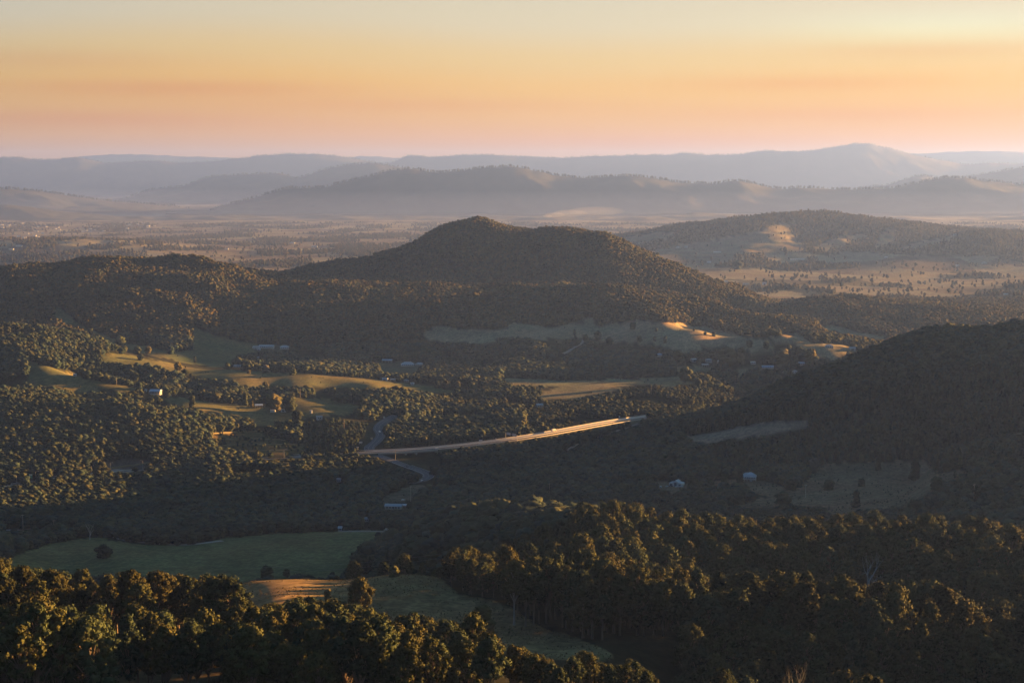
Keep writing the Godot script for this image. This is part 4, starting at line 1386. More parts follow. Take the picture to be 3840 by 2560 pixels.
	# signs beside the highway
	var sign_at := func(label: String, px: float, py: float, w: float, h: float, tall: float, face: Color) -> void:
		var p: Vector3 = on_ground(px, py, 1950.0)
		var o := thing("road_sign", label, "sign", p)
		for sx in ([-0.35, 0.35] if w > 1.5 else [0.0]):
			var s := Shape.new()
			s.tube([Vector3(sx * w, -0.5, 0), Vector3(sx * w, tall + h * 0.9, 0)], [0.09, 0.09], 6)
			part("post", s.done(), coat(.35, .35, .35, 0.5), o)
		var turn := PI / 4.0 if "diamond" in label else 0.0
		var s := Shape.new()
		s.box(Vector3(0, tall + h / 2.0, 0.12), Vector3(w, h, 0.06), Basis(Vector3.BACK, turn))
		part("board", s.done(), coat(face.r, face.g, face.b, 0.5), o)
		if "green" in label: part("header", box_mesh(Vector3(0, tall + h * 0.86, 0.17), Vector3(w * 0.9, h * 0.2, 0.03)), coat(.6, .62, .6), o)
		if "diamond" in label: part("plate", box_mesh(Vector3(0, tall + h * 1.5, 0.12), Vector3(w * 1.3, h * 0.4, 0.05)), coat(.6, .6, .58), o)
		keep_clear(px - w, py - 16, px + w, py - 3, -p.z)
	for q in [["large white board beside the highway, left of the gantry", 1104.0, 1019.0, 4.6, 3.4, 2.2, Color(.6, .6, .57)], ["small white square sign between the white board and the gantry", 1139.0, 1012.0, 1.6, 1.6, 2.0, Color(.6, .6, .57)], ["yellow diamond sign at the bridge's left end", 821.0, 1036.0, 2.2, 2.2, 2.0, Color(.6, .5, .2)], ["white sign beside the dark car's road", 828.0, 1020.0, 4.6, 2.2, 1.5, Color(.55, .57, .55)],
		["tan sign in the fork of the winding road", 853.5, 1011.0, 3.0, 2.6, 1.2, Color(.4, .3, .2)], ["small white sign right of the tree on the highway", 1424.0, 972.0, 1.6, 1.8, 2.0, Color(.6, .6, .57)], ["white sign left of the tree on the highway", 1401.0, 971.0, 1.6, 1.8, 2.2, Color(.6, .6, .57)], ["pale blue sign above the far carriageway near the hill", 1423.0, 962.0, 2.0, 1.8, 2.6, Color(.35, .5, .62)], ["tall green sign with a white header at far left", 69.5, 1103.0, 4.2, 5.6, 2.0, Color(.05, .26, .17)], ["white sign at the bend of the winding road", 882.0, 962.0, 2.4, 2.2, 1.5, Color(.6, .6, .58)]]:
		sign_at.call(q[0], q[1], q[2], q[3], q[4], q[5], q[6])
	var k := 0
	for i in line.size():
		if absf(shown(line[i]).x - 1187.0) < absf(shown(line[k]).x - 1187.0): k = i
	var along: Vector3 = (line[k + 1] - line[k - 1]).normalized()
	var side := along.cross(Vector3.UP).normalized()
	var gantry := thing("sign_gantry", "grey sign gantry that spans the highway on two legs", "gantry", line[k])
	for x in [-14.5, 14.5]:
		var s := Shape.new()
		s.tube([side * x + Vector3(0, -2, 0), side * x + Vector3(0, 7.6, 0)], [0.3, 0.25], 8)
		part("leg", s.done(), coat(.3, .31, .32, 0.5), gantry)
	for y in [6.6, 7.6]:
		var s := Shape.new()
		s.tube([side * -14.5 + Vector3(0, y, 0), side * 14.5 + Vector3(0, y, 0)], [0.18, 0.18], 6)
		part("beam", s.done(), coat(.3, .31, .32, 0.5), gantry)
	for x in [-7.0, 7.0]:
		var s := Shape.new()
		s.box(side * x + Vector3(0, 7.0, 0), Vector3(9.0, 3.6, 0.2), Basis.looking_at(-along))
		part("sign_panel", s.done(), coat(.40, .42, .42, 0.5), gantry)
	keep_clear(1174, 996, 1200, 1008, 2350)

func pole_with_lamp(label: String, px: float, py: float, tall: float, reach: float) -> void:
	var p := on_ground(px, py, 1900.0)
	var o := thing("street_lamp", label, "street lamp", p, 0.0, "street lamps along the highway")
	var s := Shape.new()
	s.tube([Vector3(0, -0.5, 0), Vector3(0, tall * 0.5, 0), Vector3(0, tall, 0)], [0.2, 0.16, 0.12], 6)
	part("pole", s.done(), coat(.32, .32, .31, 0.5), o)
	var a := Shape.new()
	a.tube([Vector3(0, tall, 0), Vector3(reach * 0.5, tall + 0.5, 0), Vector3(reach, tall + 0.6, 0)], [0.12, 0.1, 0.09], 5)
	part("arm", a.done(), coat(.32, .32, .31, 0.5), o)
	part("lamp_head", box_mesh(Vector3(reach + signf(reach) * 0.4, tall + 0.55, 0), Vector3(1.1, 0.22, 0.4)), coat(.4, .4, .38, 0.4), o)
	keep_clear(px - 2, py - tall * FOCAL / -p.z, px + 2, py - 4, -p.z)

func power_pole(label: String, px: float, py: float, tall: float, turn: float) -> Vector3:
	var p := on_ground(px, py)
	var o := thing("power_pole", label, "power pole", p, turn, "timber power poles across the valley")
	var s := Shape.new()
	s.tube([Vector3(0, -1, 0), Vector3(0, tall, 0)], [0.24, 0.15], 7)
	part("pole", s.done(), coat(.30, .27, .23), o)
	part("cross_arm", box_mesh(Vector3(0, tall - 0.9, 0), Vector3(2.8, 0.2, 0.2)), coat(.30, .27, .23), o)
	for x in [-1.2, 0.5, 1.2]: part("insulator", box_mesh(Vector3(x, tall - 0.66, 0), Vector3(0.12, 0.26, 0.12)), coat(.55, .56, .55, 0.3), o)
	keep_clear(px - 2, py - tall * 0.9 * FOCAL / -p.z, px + 2, py - 2, -p.z)
	return p + Vector3(0, tall - 0.55, 0)

func wire(label: String, a: Vector3, b: Vector3, sag: float, thick := 0.03) -> void:
	var pts := []
	var radii := []
	for k in 13:
		var t := k / 12.0
		pts.append(a.lerp(b, t) - Vector3(0, sag * 4.0 * t * (1.0 - t), 0))
		radii.append(thick)
	var s := Shape.new()
	s.tube(pts, radii, 4)
	tag(show_mesh("power_line", s.done(), coat(.12, .12, .12, 0.5)), label, "power line")

func poles() -> void:
	for q in [["street lamp at far left above the highway", 37.0, 1113.0, 11.0, -2.4], ["street lamp right of the tall green sign", 81.0, 1104.0, 11.0, 3.0], ["street lamp left of the road cutting, its arm to the right", 121.0, 1098.0, 11.0, 3.0], ["street lamp before the left part of the rock cutting", 253.0, 1083.0, 11.0, 2.4], ["street lamp before the right part of the rock cutting", 327.0, 1078.0, 11.0, -2.0], ["street lamp just left of the rock cutting", 209.0, 1090.0, 11.0, 2.4], ["street lamp right of the tall gold bench on the terraces", 652.0, 1052.0, 11.0, 2.0], ["street lamp beside the winding road left of the trees", 905.0, 1008.0, 11.0, -2.0]]:
		pole_with_lamp(q[0], q[1], q[2], q[3], q[4])
	var w := {}
	for q in [["power pole on the crest of the left spur, dark trees behind", 689.0, 913.0, 14.0], ["power pole in the trees left of the winding road", 790.0, 985.0, 14.0], ["power pole at the far left end of the lit paddock", 267.0, 884.0, 12.0], ["power pole above the third spur, left of the valley trees", 807.0, 926.0, 14.0], ["power pole that stands before the bridge's left span", 908.0, 1058.0, 15.0], ["tall power pole in the clearing behind the long white building", 943.0, 1152.0, 18.0], ["power pole with a wide arm left of the barn paddock", 1262.0, 1133.0, 12.0], ["slender power pole by the valley field at right", 1496.0, 905.0, 14.0], ["power pole in the brown field below the white cottage", 1851.0, 1142.0, 14.0], ["power pole among the trees of the right lower spur", 2238.0, 1145.0, 14.0],
		["power pole beside the sports field at the left edge", 52.0, 1221.0, 18.0], ["bare pole at the back of the sports field", 123.0, 1216.0, 10.0], ["power pole near the houses at centre right", 1690.0, 876.0, 11.0]]:
		w[q[1]] = power_pole(q[0], q[1], q[2], q[3], 0.3)
	wire("power line from the clearing down to the bridge pole", w[943.0], w[908.0], 6.0)
	wire("power line from the clearing over the valley trees to the right", w[943.0], w[1262.0], 8.0)
	wire("power line from the sports field out of the picture at left", w[52.0], w[52.0] + Vector3(-120, 4, 20), 4.0)
	wire("power line over the sports field trees at left", w[52.0], w[123.0], 2.0)
	var l := spot(560.0, 1303.0, 1040.0)
	var r := spot(1010.0, 1272.0, 985.0)
	wire("upper of two power lines across the green paddock", l, r, 2.0, 0.05)
	wire("lower of two power lines across the green paddock", l - Vector3(0, 2.6, 0), r - Vector3(0, 2.4, 0), 2.5, 0.05)

func houses() -> void:
	var o := house("white timber cottage on stilts with a hipped roof and veranda", "house", 1721.0, 1103.0, 34.0, 3.4, 9.0, -14.0, "hip", 3.6, WHITE, PALE_ROOF, 6, "stilts veranda door")
	part("upper_roof", roof_mesh("hip", 8.0, 6.0, 7.2, 2.4, 0.2), coat(.50, .54, .56, 0.45), o).position.x = 1.5
	var st := Shape.new()
	for k in 6: st.box(Vector3(3.0 + k * 0.1, 2.0 - k * 0.36, 7.6 + k * 0.34), Vector3(1.6, 0.2, 0.36))
	part("stairs", st.done(), coat(.6, .6, .57), o)
	part("porch_gable", roof_mesh("gable", 2.6, 2.0, 5.2, 1.1, 0.1), coat(.6, .6, .57), o).position = Vector3(3.0, 0, 7.0)
	# barn with a raised middle
	var at := on_ground(1555.0, 1115.0)
	var b := thing("barn", "white barn with a raised middle bay and two lean-tos", "barn", at, deg_to_rad(-25.0))
	for x in [-1.0, 0.0, 1.0]:
		var hi := 5.4 if x == 0.0 else 3.4
		var s := Shape.new()
		s.box(Vector3(x * 5.2, hi / 2.0 - 0.5, 0), Vector3(5.0, hi + 1.0, 10.0))
		if x == 0.0: for z in [-5.0, 5.0]: s.flat(Vector3(-2.5, hi, z), Vector3(2.5, hi, z), Vector3(0, hi + 1.5, z), Vector3(0, 0, z))
		part("wall", s.done(), coat(.62, .62, .58), b)
		part("door", box_mesh(Vector3(x * 5.2, hi * 0.4, 5.03), Vector3(3.2, hi * 0.8, 0.1)), coat(.10, .11, .12), b)
		if x != 0.0:
			var rf := roof_mesh("skillion", 10.0, 5.2, hi, 1.1, 0.2)
			var m := part("roof", rf, coat(.5, .54, .56, 0.45), b)
			m.position = Vector3(x * 5.2, 0, 0)
			m.rotation.y = PI / 2.0 * x
		else:
			var m := part("roof", roof_mesh("gable", 10.0, 5.0, hi, 1.5, 0.3), coat(.5, .54, .56, 0.45), b)
			m.rotation.y = PI / 2.0
	keep_clear(1520, 1096, 1580, 1118, -at.z)
	for v in [["white pickup truck parked before the barn", "ute", Color(.6, .6, .58), 1556.0, 1119.0, 0.2, "pickup truck"], ["dark pickup truck left of the barn's lean-to", "ute", Color(.05, .06, .07), 1541.0, 1117.0, -0.4, "pickup truck"], ["pale car parked furthest left by the barn", "car", Color(.45, .47, .48), 1533.0, 1118.0, 0.8, "car"], ["blue grey van that stands alone left of the barn", "van", Color(.3, .38, .45), 1518.0, 1120.0, 1.4, "van"], ["low white car at the right front of the barn", "car", Color(.6, .6, .58), 1566.0, 1118.5, -0.3, "car"],
		["white pickup truck on the lane at the end of the paddock", "ute", Color(.66, .66, .64), 908.0, 1221.0, 0.05, "pickup truck"], ["small white van under the trees by the lane", "van", Color(.42, .45, .46), 887.0, 1218.0, 0.2, "van"], ["white car in the yard behind the long white building", "car", Color(.5, .53, .54), 926.0, 1149.0, 0.4, "car"]]:
		var p := on_ground(v[3], v[4], 1200.0)
		keep_clear(v[3] - 7.0, v[4] - 6.0, v[3] + 7.0, v[4], -p.z)
		vehicle(v[0], v[1], v[2], p + Vector3(0, 0.05, 0), v[5], v[6])
	for h in [
		["long cream building with a pale gable roof and small windows", "building", 904.0, 1168.0, 39.0, 3.6, 9.0, -6.0, "gable", 2.0, CREAM, PALE_ROOF, 5, "door"], ["low blue carport at the right end of the cream building", "shed", 928.0, 1164.0, 9.0, 2.2, 6.0, -6.0, "skillion", 0.5, GREY, BLUE_ROOF, 0, "open"],
		["small white house in the trees above the paddock lane", "house", 841.0, 1197.0, 10.0, 3.0, 7.0, 10.0, "hip", 1.8, WHITE, PALE_ROOF, 2, ""], ["half hidden white house low in the trees left of the lane", "house", 781.0, 1218.0, 8.0, 2.8, 6.0, 0.0, "gable", 1.6, WHITE, PALE_ROOF, 2, ""],
		["long low farmhouse with pale roofs at the foot of the ridge", "house", 612.0, 799.0, 34.0, 4.0, 10.0, -4.0, "gable", 2.2, WHITE, PALE_ROOF, 7, "veranda"], ["wing with a flat white roof at the farmhouse's left end", "house", 588.0, 800.0, 16.0, 3.4, 8.0, 0.0, "skillion", 0.8, WHITE, PALE_ROOF, 3, ""], ["hip roofed house on posts right of the long farmhouse", "house", 653.0, 801.0, 20.0, 4.2, 11.0, 8.0, "hip", 2.8, WHITE, PALE_ROOF, 4, "veranda"], ["small grey shed below the long farmhouse", "shed", 594.0, 804.0, 8.0, 2.6, 6.0, 0.0, "skillion", 0.7, GREY, PALE_ROOF, 0, "door"], ["round roofed white shed beside the dark trees below the farmhouse", "shed", 592.0, 824.0, 7.0, 2.8, 6.0, 0.0, "gable", 1.4, WHITE, PALE_ROOF, 0, ""],
		["white stable block in the basin paddock", "stable", 545.0, 843.0, 17.0, 2.8, 6.0, -6.0, "skillion", 0.9, WHITE, PALE_ROOF, 4, "door"], ["open machinery shed with a pale blue roof before tall trees", "shed", 889.0, 832.0, 23.0, 4.2, 9.0, -6.0, "skillion", 1.2, GREY, BLUE_ROOF, 0, "open"], ["large farmhouse with a broad pale hipped roof", "house", 936.0, 840.0, 30.0, 3.4, 13.0, 4.0, "hip", 4.4, CREAM, PALE_ROOF, 6, "veranda chimney"], ["low wing with a hipped roof right of the large farmhouse", "house", 963.0, 839.0, 17.0, 3.0, 9.0, -8.0, "hip", 2.4, CREAM, PALE_ROOF, 3, ""],
		["white shed at the left end of the lit paddock", "shed", 884.0, 874.0, 12.0, 3.2, 7.0, -10.0, "gable", 1.6, WHITE, PALE_ROOF, 0, "door"], ["tan open shed at the right end of the lit paddock", "shed", 902.0, 875.0, 12.0, 3.0, 7.0, -10.0, "skillion", 0.6, CREAM, PALE_ROOF, 0, "open"], ["tiny white shed at the edge of the dark copse", "shed", 947.0, 884.0, 8.0, 3.0, 5.0, 0.0, "gable", 1.3, WHITE, PALE_ROOF, 1, ""], ["grey house among shrubs left of the tiny white shed", "house", 933.0, 877.0, 11.0, 3.0, 8.0, 0.0, "hip", 2.0, GREY, GREY, 2, ""],
		["two storey house with a blue grey roof and long balcony", "house", 357.0, 905.0, 25.0, 5.4, 9.0, -10.0, "gable", 2.0, Color(.26, .28, .28), BLUE_ROOF, 6, "veranda"], ["little white house at the left edge of the copse", "house", 334.0, 899.0, 5.0, 2.6, 5.0, 0.0, "gable", 1.2, WHITE, PALE_ROOF, 1, ""], ["little white hut alone on the upper spur", "hut", 171.0, 864.0, 7.0, 3.2, 4.0, 0.0, "skillion", 0.4, WHITE, PALE_ROOF, 1, ""],
		["open shed with a bright blue roof beside the lit tree", "shed", 594.0, 936.0, 17.0, 3.8, 8.0, 6.0, "skillion", 1.0, GREY, BLUE_ROOF, 0, "open"], ["white box shed in the middle of the third spur's paddock", "shed", 626.0, 946.0, 11.5, 3.2, 4.0, 0.0, "skillion", 0.2, WHITE, WHITE, 0, ""], ["white shed whose end glints in the sun", "shed", 652.0, 945.0, 12.0, 3.6, 6.0, -16.0, "skillion", 1.0, WHITE, PALE_ROOF, 0, "door"], ["tall narrow tank shed left of the weatherboard cottage", "shed", 714.0, 949.0, 4.5, 4.0, 3.0, 0.0, "skillion", 0.3, Color(.4, .42, .45), PALE_ROOF, 0, ""], ["grey weatherboard cottage under trees at the spur's foot", "house", 733.0, 963.0, 13.0, 3.6, 7.0, 14.0, "gable", 2.0, Color(.36, .38, .38), GREY, 2, "door"],
		["white gabled shed leftmost of the houses at centre right", "shed", 1593.0, 830.0, 12.0, 4.0, 8.0, 30.0, "gable", 1.8, GREY, PALE_ROOF, 0, "door"], ["white house with tall windows in the centre right row", "house", 1628.0, 831.0, 15.0, 4.4, 9.0, 0.0, "hip", 1.8, WHITE, PALE_ROOF, 4, ""], ["open grey shed below the house with tall windows", "shed", 1620.0, 841.0, 15.0, 3.2, 8.0, 8.0, "skillion", 1.1, GREY, PALE_ROOF, 0, "open"], ["pale roof among the trees right of the tall windowed house", "house", 1655.0, 832.0, 13.0, 3.0, 8.0, 0.0, "hip", 1.9, WHITE, PALE_ROOF, 3, ""], ["small flat roofed house behind the two tall lit trees", "house", 1730.0, 835.0, 11.0, 3.0, 7.0, 0.0, "skillion", 0.8, GREY, PALE_ROOF, 2, ""], ["long white house with a blue roof line at centre right", "house", 1764.0, 845.0, 27.0, 3.0, 9.0, -6.0, "skillion", 1.2, WHITE, BLUE_ROOF, 6, "veranda"],
		["blue roofed house at the foot of the big shaded hill", "house", 1838.0, 838.0, 20.0, 3.4, 9.0, 0.0, "gable", 2.2, Color(.36, .34, .3), BLUE_ROOF, 4, ""], ["cluster house with a white roof low on the hill's left foot", "house", 1806.0, 858.0, 13.0, 3.0, 8.0, 10.0, "gable", 1.8, WHITE, PALE_ROOF, 3, ""], ["second white roof beside it, half behind trees", "house", 1826.0, 856.0, 11.0, 3.0, 8.0, -12.0, "hip", 2.2, WHITE, PALE_ROOF, 2, ""], ["white farmhouse on the flat beyond the lit trees at right", "house", 1905.0, 798.0, 18.0, 3.4, 9.0, 0.0, "hip", 2.2, WHITE, PALE_ROOF, 4, ""], ["farm shed on the flat just above the hill's skyline", "shed", 1958.0, 804.0, 14.0, 4.0, 9.0, 0.0, "gable", 2.0, WHITE, PALE_ROOF, 0, "door"],
		["blue roofed house below the paddock, right of the tree belt", "house", 1514.0, 818.0, 14.0, 3.4, 8.0, 0.0, "hip", 2.2, WHITE, BLUE_ROOF, 3, ""], ["house lit by the sun among the valley trees", "house", 1239.0, 934.0, 15.0, 3.4, 8.0, 20.0, "gable", 1.8, CREAM, PALE_ROOF, 3, ""], ["grey roofed house left of the weir pond", "house", 778.0, 1106.0, 9.0, 3.0, 7.0, 0.0, "gable", 1.6, GREY, GREY, 2, ""],
		["white block on the far plain at left edge", "building", 25.0, 574.0, 10.0, 6.0, 12.0, 0.0, "skillion", 0.5, WHITE, PALE_ROOF, 3, ""], ["long pale shed behind the white block at far left", "shed", 43.0, 566.0, 14.0, 5.0, 12.0, 0.0, "gable", 2.0, WHITE, PALE_ROOF, 0, ""], ["white farmhouse on the plain left of the peaked hill", "house", 722.0, 568.0, 14.0, 5.0, 14.0, 0.0, "gable", 3.0, WHITE, PALE_ROOF, 3, ""], ["pale roof near the trees behind that white farmhouse", "house", 671.0, 559.0, 12.0, 5.0, 14.0, 0.0, "hip", 3.0, WHITE, PALE_ROOF, 2, ""], ["white shed by a clump of trees on the left plain", "shed", 520.0, 573.0, 8.0, 4.0, 10.0, 0.0, "gable", 2.0, WHITE, PALE_ROOF, 0, ""],
		["pair of white roofs under the striped hill, left one", "house", 1558.0, 570.0, 10.0, 5.0, 14.0, 0.0, "hip", 3.0, WHITE, PALE_ROOF, 2, ""], ["pair of white roofs under the striped hill, right one", "house", 1576.0, 569.0, 7.0, 5.0, 12.0, 0.0, "gable", 3.0, WHITE, PALE_ROOF, 2, ""], ["long white shed at the foot of the striped hill", "shed", 1648.0, 581.0, 17.0, 5.0, 16.0, 0.0, "gable", 2.5, WHITE, PALE_ROOF, 0, ""], ["white shed at the left corner of the far pasture", "shed", 1629.0, 604.0, 9.0, 5.0, 14.0, 0.0, "gable", 2.5, WHITE, PALE_ROOF, 0, ""], ["long low pavilion with white posts at the end of the track", "pavilion", 1832.0, 597.0, 32.0, 5.0, 14.0, 0.0, "skillion", 1.0, WHITE, PALE_ROOF, 6, ""], ["arched pale barn beside lit trees on the right plain", "barn", 1756.0, 654.0, 9.0, 6.0, 12.0, 0.0, "gable", 3.5, Color(.45, .5, .52), PALE_ROOF, 0, "door"], ["row shed that catches the sun on the right plain", "shed", 1714.0, 654.0, 14.0, 4.0, 9.0, 0.0, "gable", 1.6, CREAM, PALE_ROOF, 3, ""], ["white roof at the tip of the lit slope", "house", 1668.0, 648.0, 7.0, 4.0, 9.0, 0.0, "gable", 2.0, WHITE, PALE_ROOF, 1, ""],
		["white farmhouse with a drive at the right edge of the plain", "house", 2262.0, 606.0, 11.0, 5.0, 14.0, 0.0, "hip", 3.0, WHITE, PALE_ROOF, 3, ""], ["white shed on the shoulder of the striped hill", "house", 2194.0, 541.0, 8.0, 5.0, 12.0, 0.0, "gable", 2.5, WHITE, PALE_ROOF, 2, ""], ["lone white house under the right end of the striped hill", "house", 2036.0, 593.0, 7.0, 5.0, 12.0, 0.0, "gable", 2.5, WHITE, PALE_ROOF, 2, ""], ["pale farm roof behind the wooded rise at right", "house", 2311.0, 678.0, 10.0, 4.0, 9.0, 0.0, "gable", 2.0, CREAM, PALE_ROOF, 2, ""], ["small white house by the lit pasture at the far right", "house", 2200.0, 612.0, 7.0, 5.0, 12.0, 0.0, "gable", 2.5, WHITE, PALE_ROOF, 2, ""]]:
		house(h[0], h[1], h[2], h[3], h[4], h[5], h[6], h[7], h[8], h[9], h[10], h[11], h[12], h[13])
	# the far town at left: roofs no larger than a pixel or two
	var town := RandomNumberGenerator.new()
	town.seed = 44
	var proto: MeshInstance3D = null
	var plots := []
	for k in 40:
		var px: float = [70.0, 30.0, 110.0, 215.0, 320.0][k % 5] + town.randf_range(-34.0, 34.0)
		var py: float = [541.0, 519.0, 527.0, 528.0, 520.0][k % 5] + town.randf_range(-7.0, 6.0)
		plots.append(Vector2(px, py))
	plots.sort_custom(func(m, n): return m.x < n.x)
	for k in 40:
		var px: float = plots[k].x
		var py: float = plots[k].y
		var half := "left" if k < 20 else "right"
		var town_label := "white roofed house, %s from left in the far town's %s half" % [ORDINALS[k % 20], half]
		var p := on_ground(px, py, 6000.0, 13400.0)
		if proto == null:
			var s := Shape.new()
			s.tint = Color(.4, .4, .38)
			s.box(Vector3(0, 2.6, 0), Vector3(20, 6, 11))
			s.tint = Color(.36, .38, .4)
			for z in [-1.0, 1.0]: s.quad(Vector3(-11, 5.6, z * 6.5), Vector3(11, 5.6, z * 6.5), Vector3(11, 9, 0), Vector3(-11, 9, 0), Vector3(0, 1, z))
			for x in [-1.0, 1.0]: s.flat(Vector3(x * 11, 5.6, 6.5), Vector3(x * 11, 5.6, -6.5), Vector3(x * 11, 9, 0), Vector3(x, 0, 0))
			proto = show_mesh("town_house", s.done(), paint(Color.WHITE, 0.6, true))
			tag(proto, town_label, "house", "houses of the far town")
			proto.position = p
		else:
			var c: MeshInstance3D = proto.duplicate()
			c.name = numbered("town_house")
			add_child(c)
			c.position = p
			c.set_meta("label", town_label)
			c.scale = Vector3.ONE * town.randf_range(0.55, 1.0)
			c.rotation.y = town.randf_range(-0.5, 0.5)
		keep_clear(px - 2.5, py - 3, px + 2.5, py, -p.z)
	# a paling fence before the two storey house
	var f := thing("paling_fence", "white paling fence below the two storey house", "fence", on_ground(368.0, 909.0))
	for k in 13: part("fence_post", box_mesh(Vector3((k - 6) * 2.6, 0.5, 0), Vector3(0.3, 1.9, 0.2)), coat(.6, .6, .57), f)
	for y in [0.6, 1.2]: part("rail", box_mesh(Vector3(0, y, 0.12), Vector3(31.0, 0.22, 0.06)), coat(.6, .6, .57), f)
	# the weir pond in the valley
	var s := Shape.new()
	var c := on_ground(764.0, 1099.0, 1850.0)
	for k in 20:
		var a := TAU * k / 20.0
		var b2 := TAU * (k + 1) / 20.0
		s.flat(Vector3.ZERO, Vector3(cos(a) * 15.0, 0, sin(a) * 11.0), Vector3(cos(b2) * 15.0, 0, sin(b2) * 11.0), Vector3.UP)
	var pond := paint(Color(.012, .018, .02), 0.06)
	pond.metallic_specular = 0.5
	var w: MeshInstance3D = show_mesh("water", s.done(), pond)
	w.position = c + Vector3(0, 1.2, 0)
	tag(w, "small dark pond among the valley trees", "", "", "structure")
	keep_clear(736, 1092, 792, 1103, 2060)
	# a brown horse in the paddock between barn and cottage
	var hs := Shape.new()
	hs.tube([Vector3(-1.05, 1.25, 0), Vector3(-0.85, 1.3, 0), Vector3(-0.3, 1.25, 0), Vector3(0.4, 1.25, 0), Vector3(0.75, 1.32, 0), Vector3(1.05, 1.6, 0), Vector3(1.3, 1.85, 0), Vector3(1.42, 1.9, 0), Vector3(1.8, 1.62, 0), Vector3(1.86, 1.55, 0)], [0.1, 0.32, 0.36, 0.36, 0.34, 0.2, 0.15, 0.15, 0.09, 0.03], 9)
	for z in [-0.18, 0.18]:
		hs.tube([Vector3(0.6, 1.2, z), Vector3(0.62, 0.75, z), Vector3(0.6, 0.42, z), Vector3(0.62, 0.0, z)], [0.16, 0.09, 0.06, 0.07], 6)
		hs.tube([Vector3(-0.8, 1.25, z), Vector3(-0.68, 0.85, z), Vector3(-0.95, 0.5, z), Vector3(-0.9, 0.0, z)], [0.2, 0.12, 0.07, 0.07], 6)
	hs.tube([Vector3(-1.05, 1.4, 0), Vector3(-1.25, 1.1, 0), Vector3(-1.25, 0.6, 0)], [0.05, 0.07, 0.02], 5)
	var hp := on_ground(1645.0, 1118.0, 1500.0)
	var hn := show_mesh("horse", hs.done(), coat(.05, .03, .02))
	hn.position = hp
	hn.rotation.y = 0.3
	tag(hn, "brown horse standing in the paddock between barn and cottage", "horse")
	keep_clear(1640, 1113, 1651, 1118, -hp.z)

func smoke() -> void:
	for q in [[1258, 496, 12600, 70, 26, .0030], [1275, 493, 12650, 150, 34, .0016], [1310, 489, 12750, 260, 50, .0008], [1370, 485, 12900, 420, 70, .00035]]:
		var v := FogVolume.new()
		v.name = numbered("smoke")
		v.shape = RenderingServer.FOG_VOLUME_SHAPE_ELLIPSOID
		v.size = Vector3(q[3], q[4], q[3] * 0.6)
		v.position = spot(q[0], q[1], q[2])
		var m := FogMaterial.new()
		m.density = q[5]
		m.albedo = Color(0.9, 0.92, 0.95)
		v.material = m
		add_child(v)
		tag(v, "thin smoke that drifts right from a fire on the far plain", "", "", "stuff")
# ------------------------------------------------------------------ trees that stand out
func branch(s: Shape, r: RandomNumberGenerator, from: Vector3, dir: Vector3, long: float, thick: float, depth: int) -> void:
	var pts := [from]
	var radii := [thick]
	var d := dir
	var p := from
	for k in 4:
		d = (d + aim(r) * 0.22 + Vector3(0, 0.10, 0)).normalized()
		p += d * long / 4.0
		pts.append(p)
		radii.append(thick * (1.0 - 0.14 * (k + 1)))
	s.tube(pts, radii, 5 if depth > 1 else 4)
	if depth <= 0: return
	for k in (3 if depth > 1 else 2):
		var a := r.randf() * TAU
		var side := d.cross(Vector3.RIGHT if absf(d.x) < 0.8 else Vector3.UP).normalized().rotated(d, a)
		branch(s, r, pts[4 - (k % 2)], (d + side * r.randf_range(0.5, 1.0)).normalized(), long * r.randf_range(0.55, 0.8), radii[4 - (k % 2)] * 0.72, depth - 1)

func dead_tree(label: String, px: float, py: float, tall: float, seed_: int, color: Color, ahead := 0.0) -> void:
	var p := on_ground(px, py) if ahead == 0.0 else Vector3((px - MID_X) / FOCAL * ahead, 0, -ahead)
	p.y = ground(p.x, -p.z)
	var r := RandomNumberGenerator.new()
	r.seed = seed_
	var o := thing("dead_tree", label, "tree", p)
	var mat := paint(color, 0.85)
	var s := Shape.new()
	var bend := Vector3(r.randf_range(-0.6, 0.6), 0, r.randf_range(-0.6, 0.6))
	s.tube([Vector3(0, -0.6, 0), Vector3(0, tall * 0.2, 0) + bend * 0.3, Vector3(0, tall * 0.42, 0) + bend], [tall * 0.026, tall * 0.021, tall * 0.017], 8)
	part("trunk", s.done(), mat, o)
	for k in 4:
		var b := Shape.new()
		var a := k * 1.7 + r.randf()
		branch(b, r, Vector3(0, tall * (0.40 - 0.05 * k), 0) + bend * 0.95, Vector3(cos(a) * 0.42, 1.0, sin(a) * 0.42).normalized(), tall * (0.30 if k < 3 else 0.2), tall * 0.012, 2)
		part("limb", b.done(), mat, o)
	var foot := shown(p)
	var high := tall * FOCAL / -p.z
	keep_clear(foot.x - 7, foot.y - high * 0.95, foot.x + 7, foot.y - high * (0.3 if -p.z > 600.0 else 0.5), -p.z)

